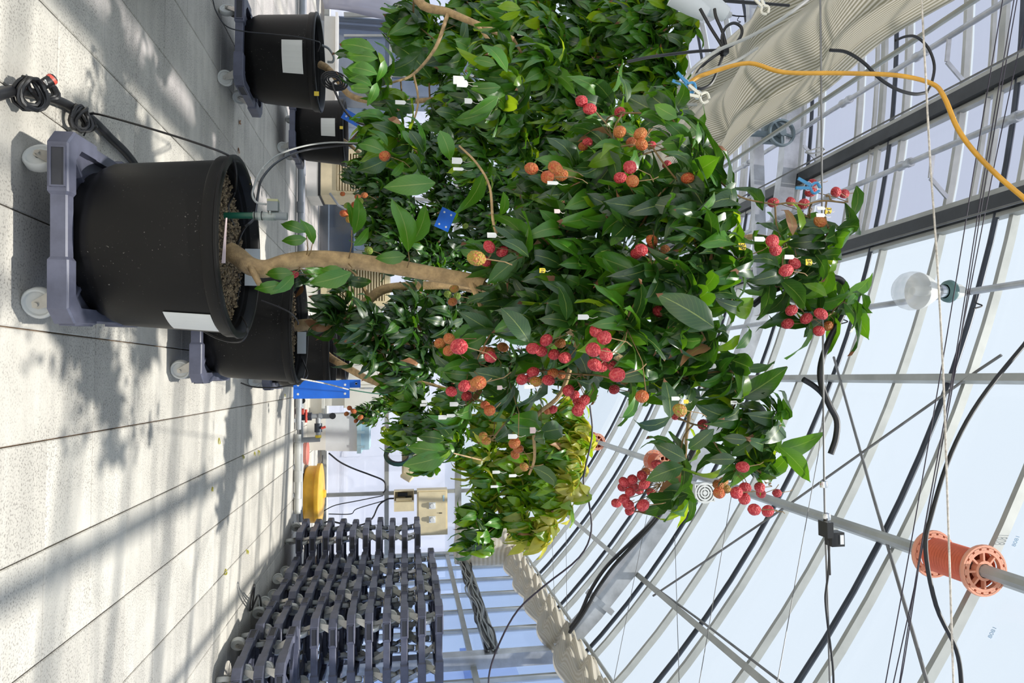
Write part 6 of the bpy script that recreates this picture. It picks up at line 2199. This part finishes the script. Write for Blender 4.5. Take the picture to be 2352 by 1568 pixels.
for i, (x, y, w, h, z) in enumerate(TAGS):
    z_ = z - 0.12
    lab = 'small white paper tag tied to a twig of the ' + ('tallest fruiting lychee tree' if (z < 2.6 and not (y < 240 and x < 1100)) else 'light green tree reaching in' if z < 2.6 else 'left fruitless tree' if y < 200 else 'sunlit yellow-green tree')
    plant_tag(x, y, w, h, z_, lab, txt='1988' if (x, y) == (1686, 924) else None)
plant_tag(1705, 566, 18, 16, 1.95, 'yellow paper tag reading 39 on the upper branch', 'tag_yellow', 'yellow number tags', '39')
plant_tag(1858, 602, 16, 14, 1.98, 'yellow and red paper tag reading 34 beside the upper fruit', 'tag_yellow', 'yellow number tags', '34')
plant_tag(1903, 484, 15, 14, 2.0, 'yellow and red paper tag reading 34 in the topmost tuft', 'tag_yellow', 'yellow number tags', '34')
plant_tag(1246, 621, 14, 11, 1.98, 'small yellow paper tag reading 16 in the dark inner leaves', 'tag_yellow', 'yellow number tags', '16')
plant_tag(1576, 922, 12, 9, 2.0, 'tiny yellow paper tag above the yellow-green hanging fruit', 'tag_yellow', 'yellow number tags')
plant_tag(1280, 485, 14, 10, 2.0, 'small pink paper tag near the orange fruit', 'tag_pink', 'pink paper tags')
plant_tag(1224, 988, 14, 14, 2.3, 'pink paper sleeve round a twig above the orange fruit', 'tag_pink', 'pink paper tags')
plant_tag(1148, 890, 12, 10, 2.2, 'small pink paper tag among the lower red fruit', 'tag_pink', 'pink paper tags')

for k, (pp, lab) in enumerate((([(574, 1402, .01), (576, 1375, .08), (582, 1350, .12), (584, 1342, .12), (583, 1360, .10), (580, 1390, .01)], 'black bent strip standing on the floor before the dolly stacks'),
                               ([(578, 1400, .01), (588, 1375, .10), (593, 1366, .11), (598, 1375, .10), (600, 1398, .01)], 'smaller black hoop on the floor before the dolly stacks'))):
    cable('floor_hoop', [atZ(x, y, z) for x, y, z in pp], 0.007, 'rubber', lab, 'strip')

# fallen leaves
for i, (x, y, a) in enumerate(((503, 1020, 1.0), (487, 1126, 0.2), (517, 1320, 0.6), (560, 1055, 2.0), (585, 1046, 0.8), (595, 1046, 1.8), (570, 1272, 2.2), (655, 912, 1.3), (549, 281, 0.4), (548, 352, 1.2))):
    p = atZ(x, y, 0.006)
    o = bpy.data.objects.new('fallen_leaf', leaf_data(i % 3, 'leaf_gold' if i not in (8, 9) else 'leaf_dry'))
    COL.objects.link(o)
    o.location = p
    o.scale = (0.55, 0.38, 0.5)
    o.rotation_euler = (0.0, 0.1, a)
    tag(o, 'small yellow-green leaf fallen on the concrete floor' if i not in (8, 9) else 'small brown leaf fallen on the shaded concrete floor', 'fallen leaf', 'fallen leaves on the floor')

# printing on the film, seen from behind
def film_text(txt, pos, size, rot, mirror=True):
    cu = bpy.data.curves.new('t', 'FONT')
    cu.body = txt
    cu.size = size
    to = bpy.data.objects.new('t', cu)
    me = bpy.data.meshes.new_from_object(to)
    bpy.data.objects.remove(to)
    me.materials.append(MATS['ink_blue'])
    q = bpy.data.objects.new('film_print', me)
    COL.objects.link(q)
    q.parent = ceiling
    q.matrix_world = rot
    return q


for (x, y, txt) in ((2343, 1230, '1808'), (2290, 1440, '1808')):
    p = atArch(x, y, -0.02)
    nrm = V((p.x - AX, 0, p.z - AZ)).normalized()
    tx = V((nrm.z, 0, -nrm.x))
    yv = nrm.cross(tx)
    m = Matrix((tx, yv, nrm)).transposed().to_4x4()
    m.translation = p
    film_text(txt, p, 0.03, m)
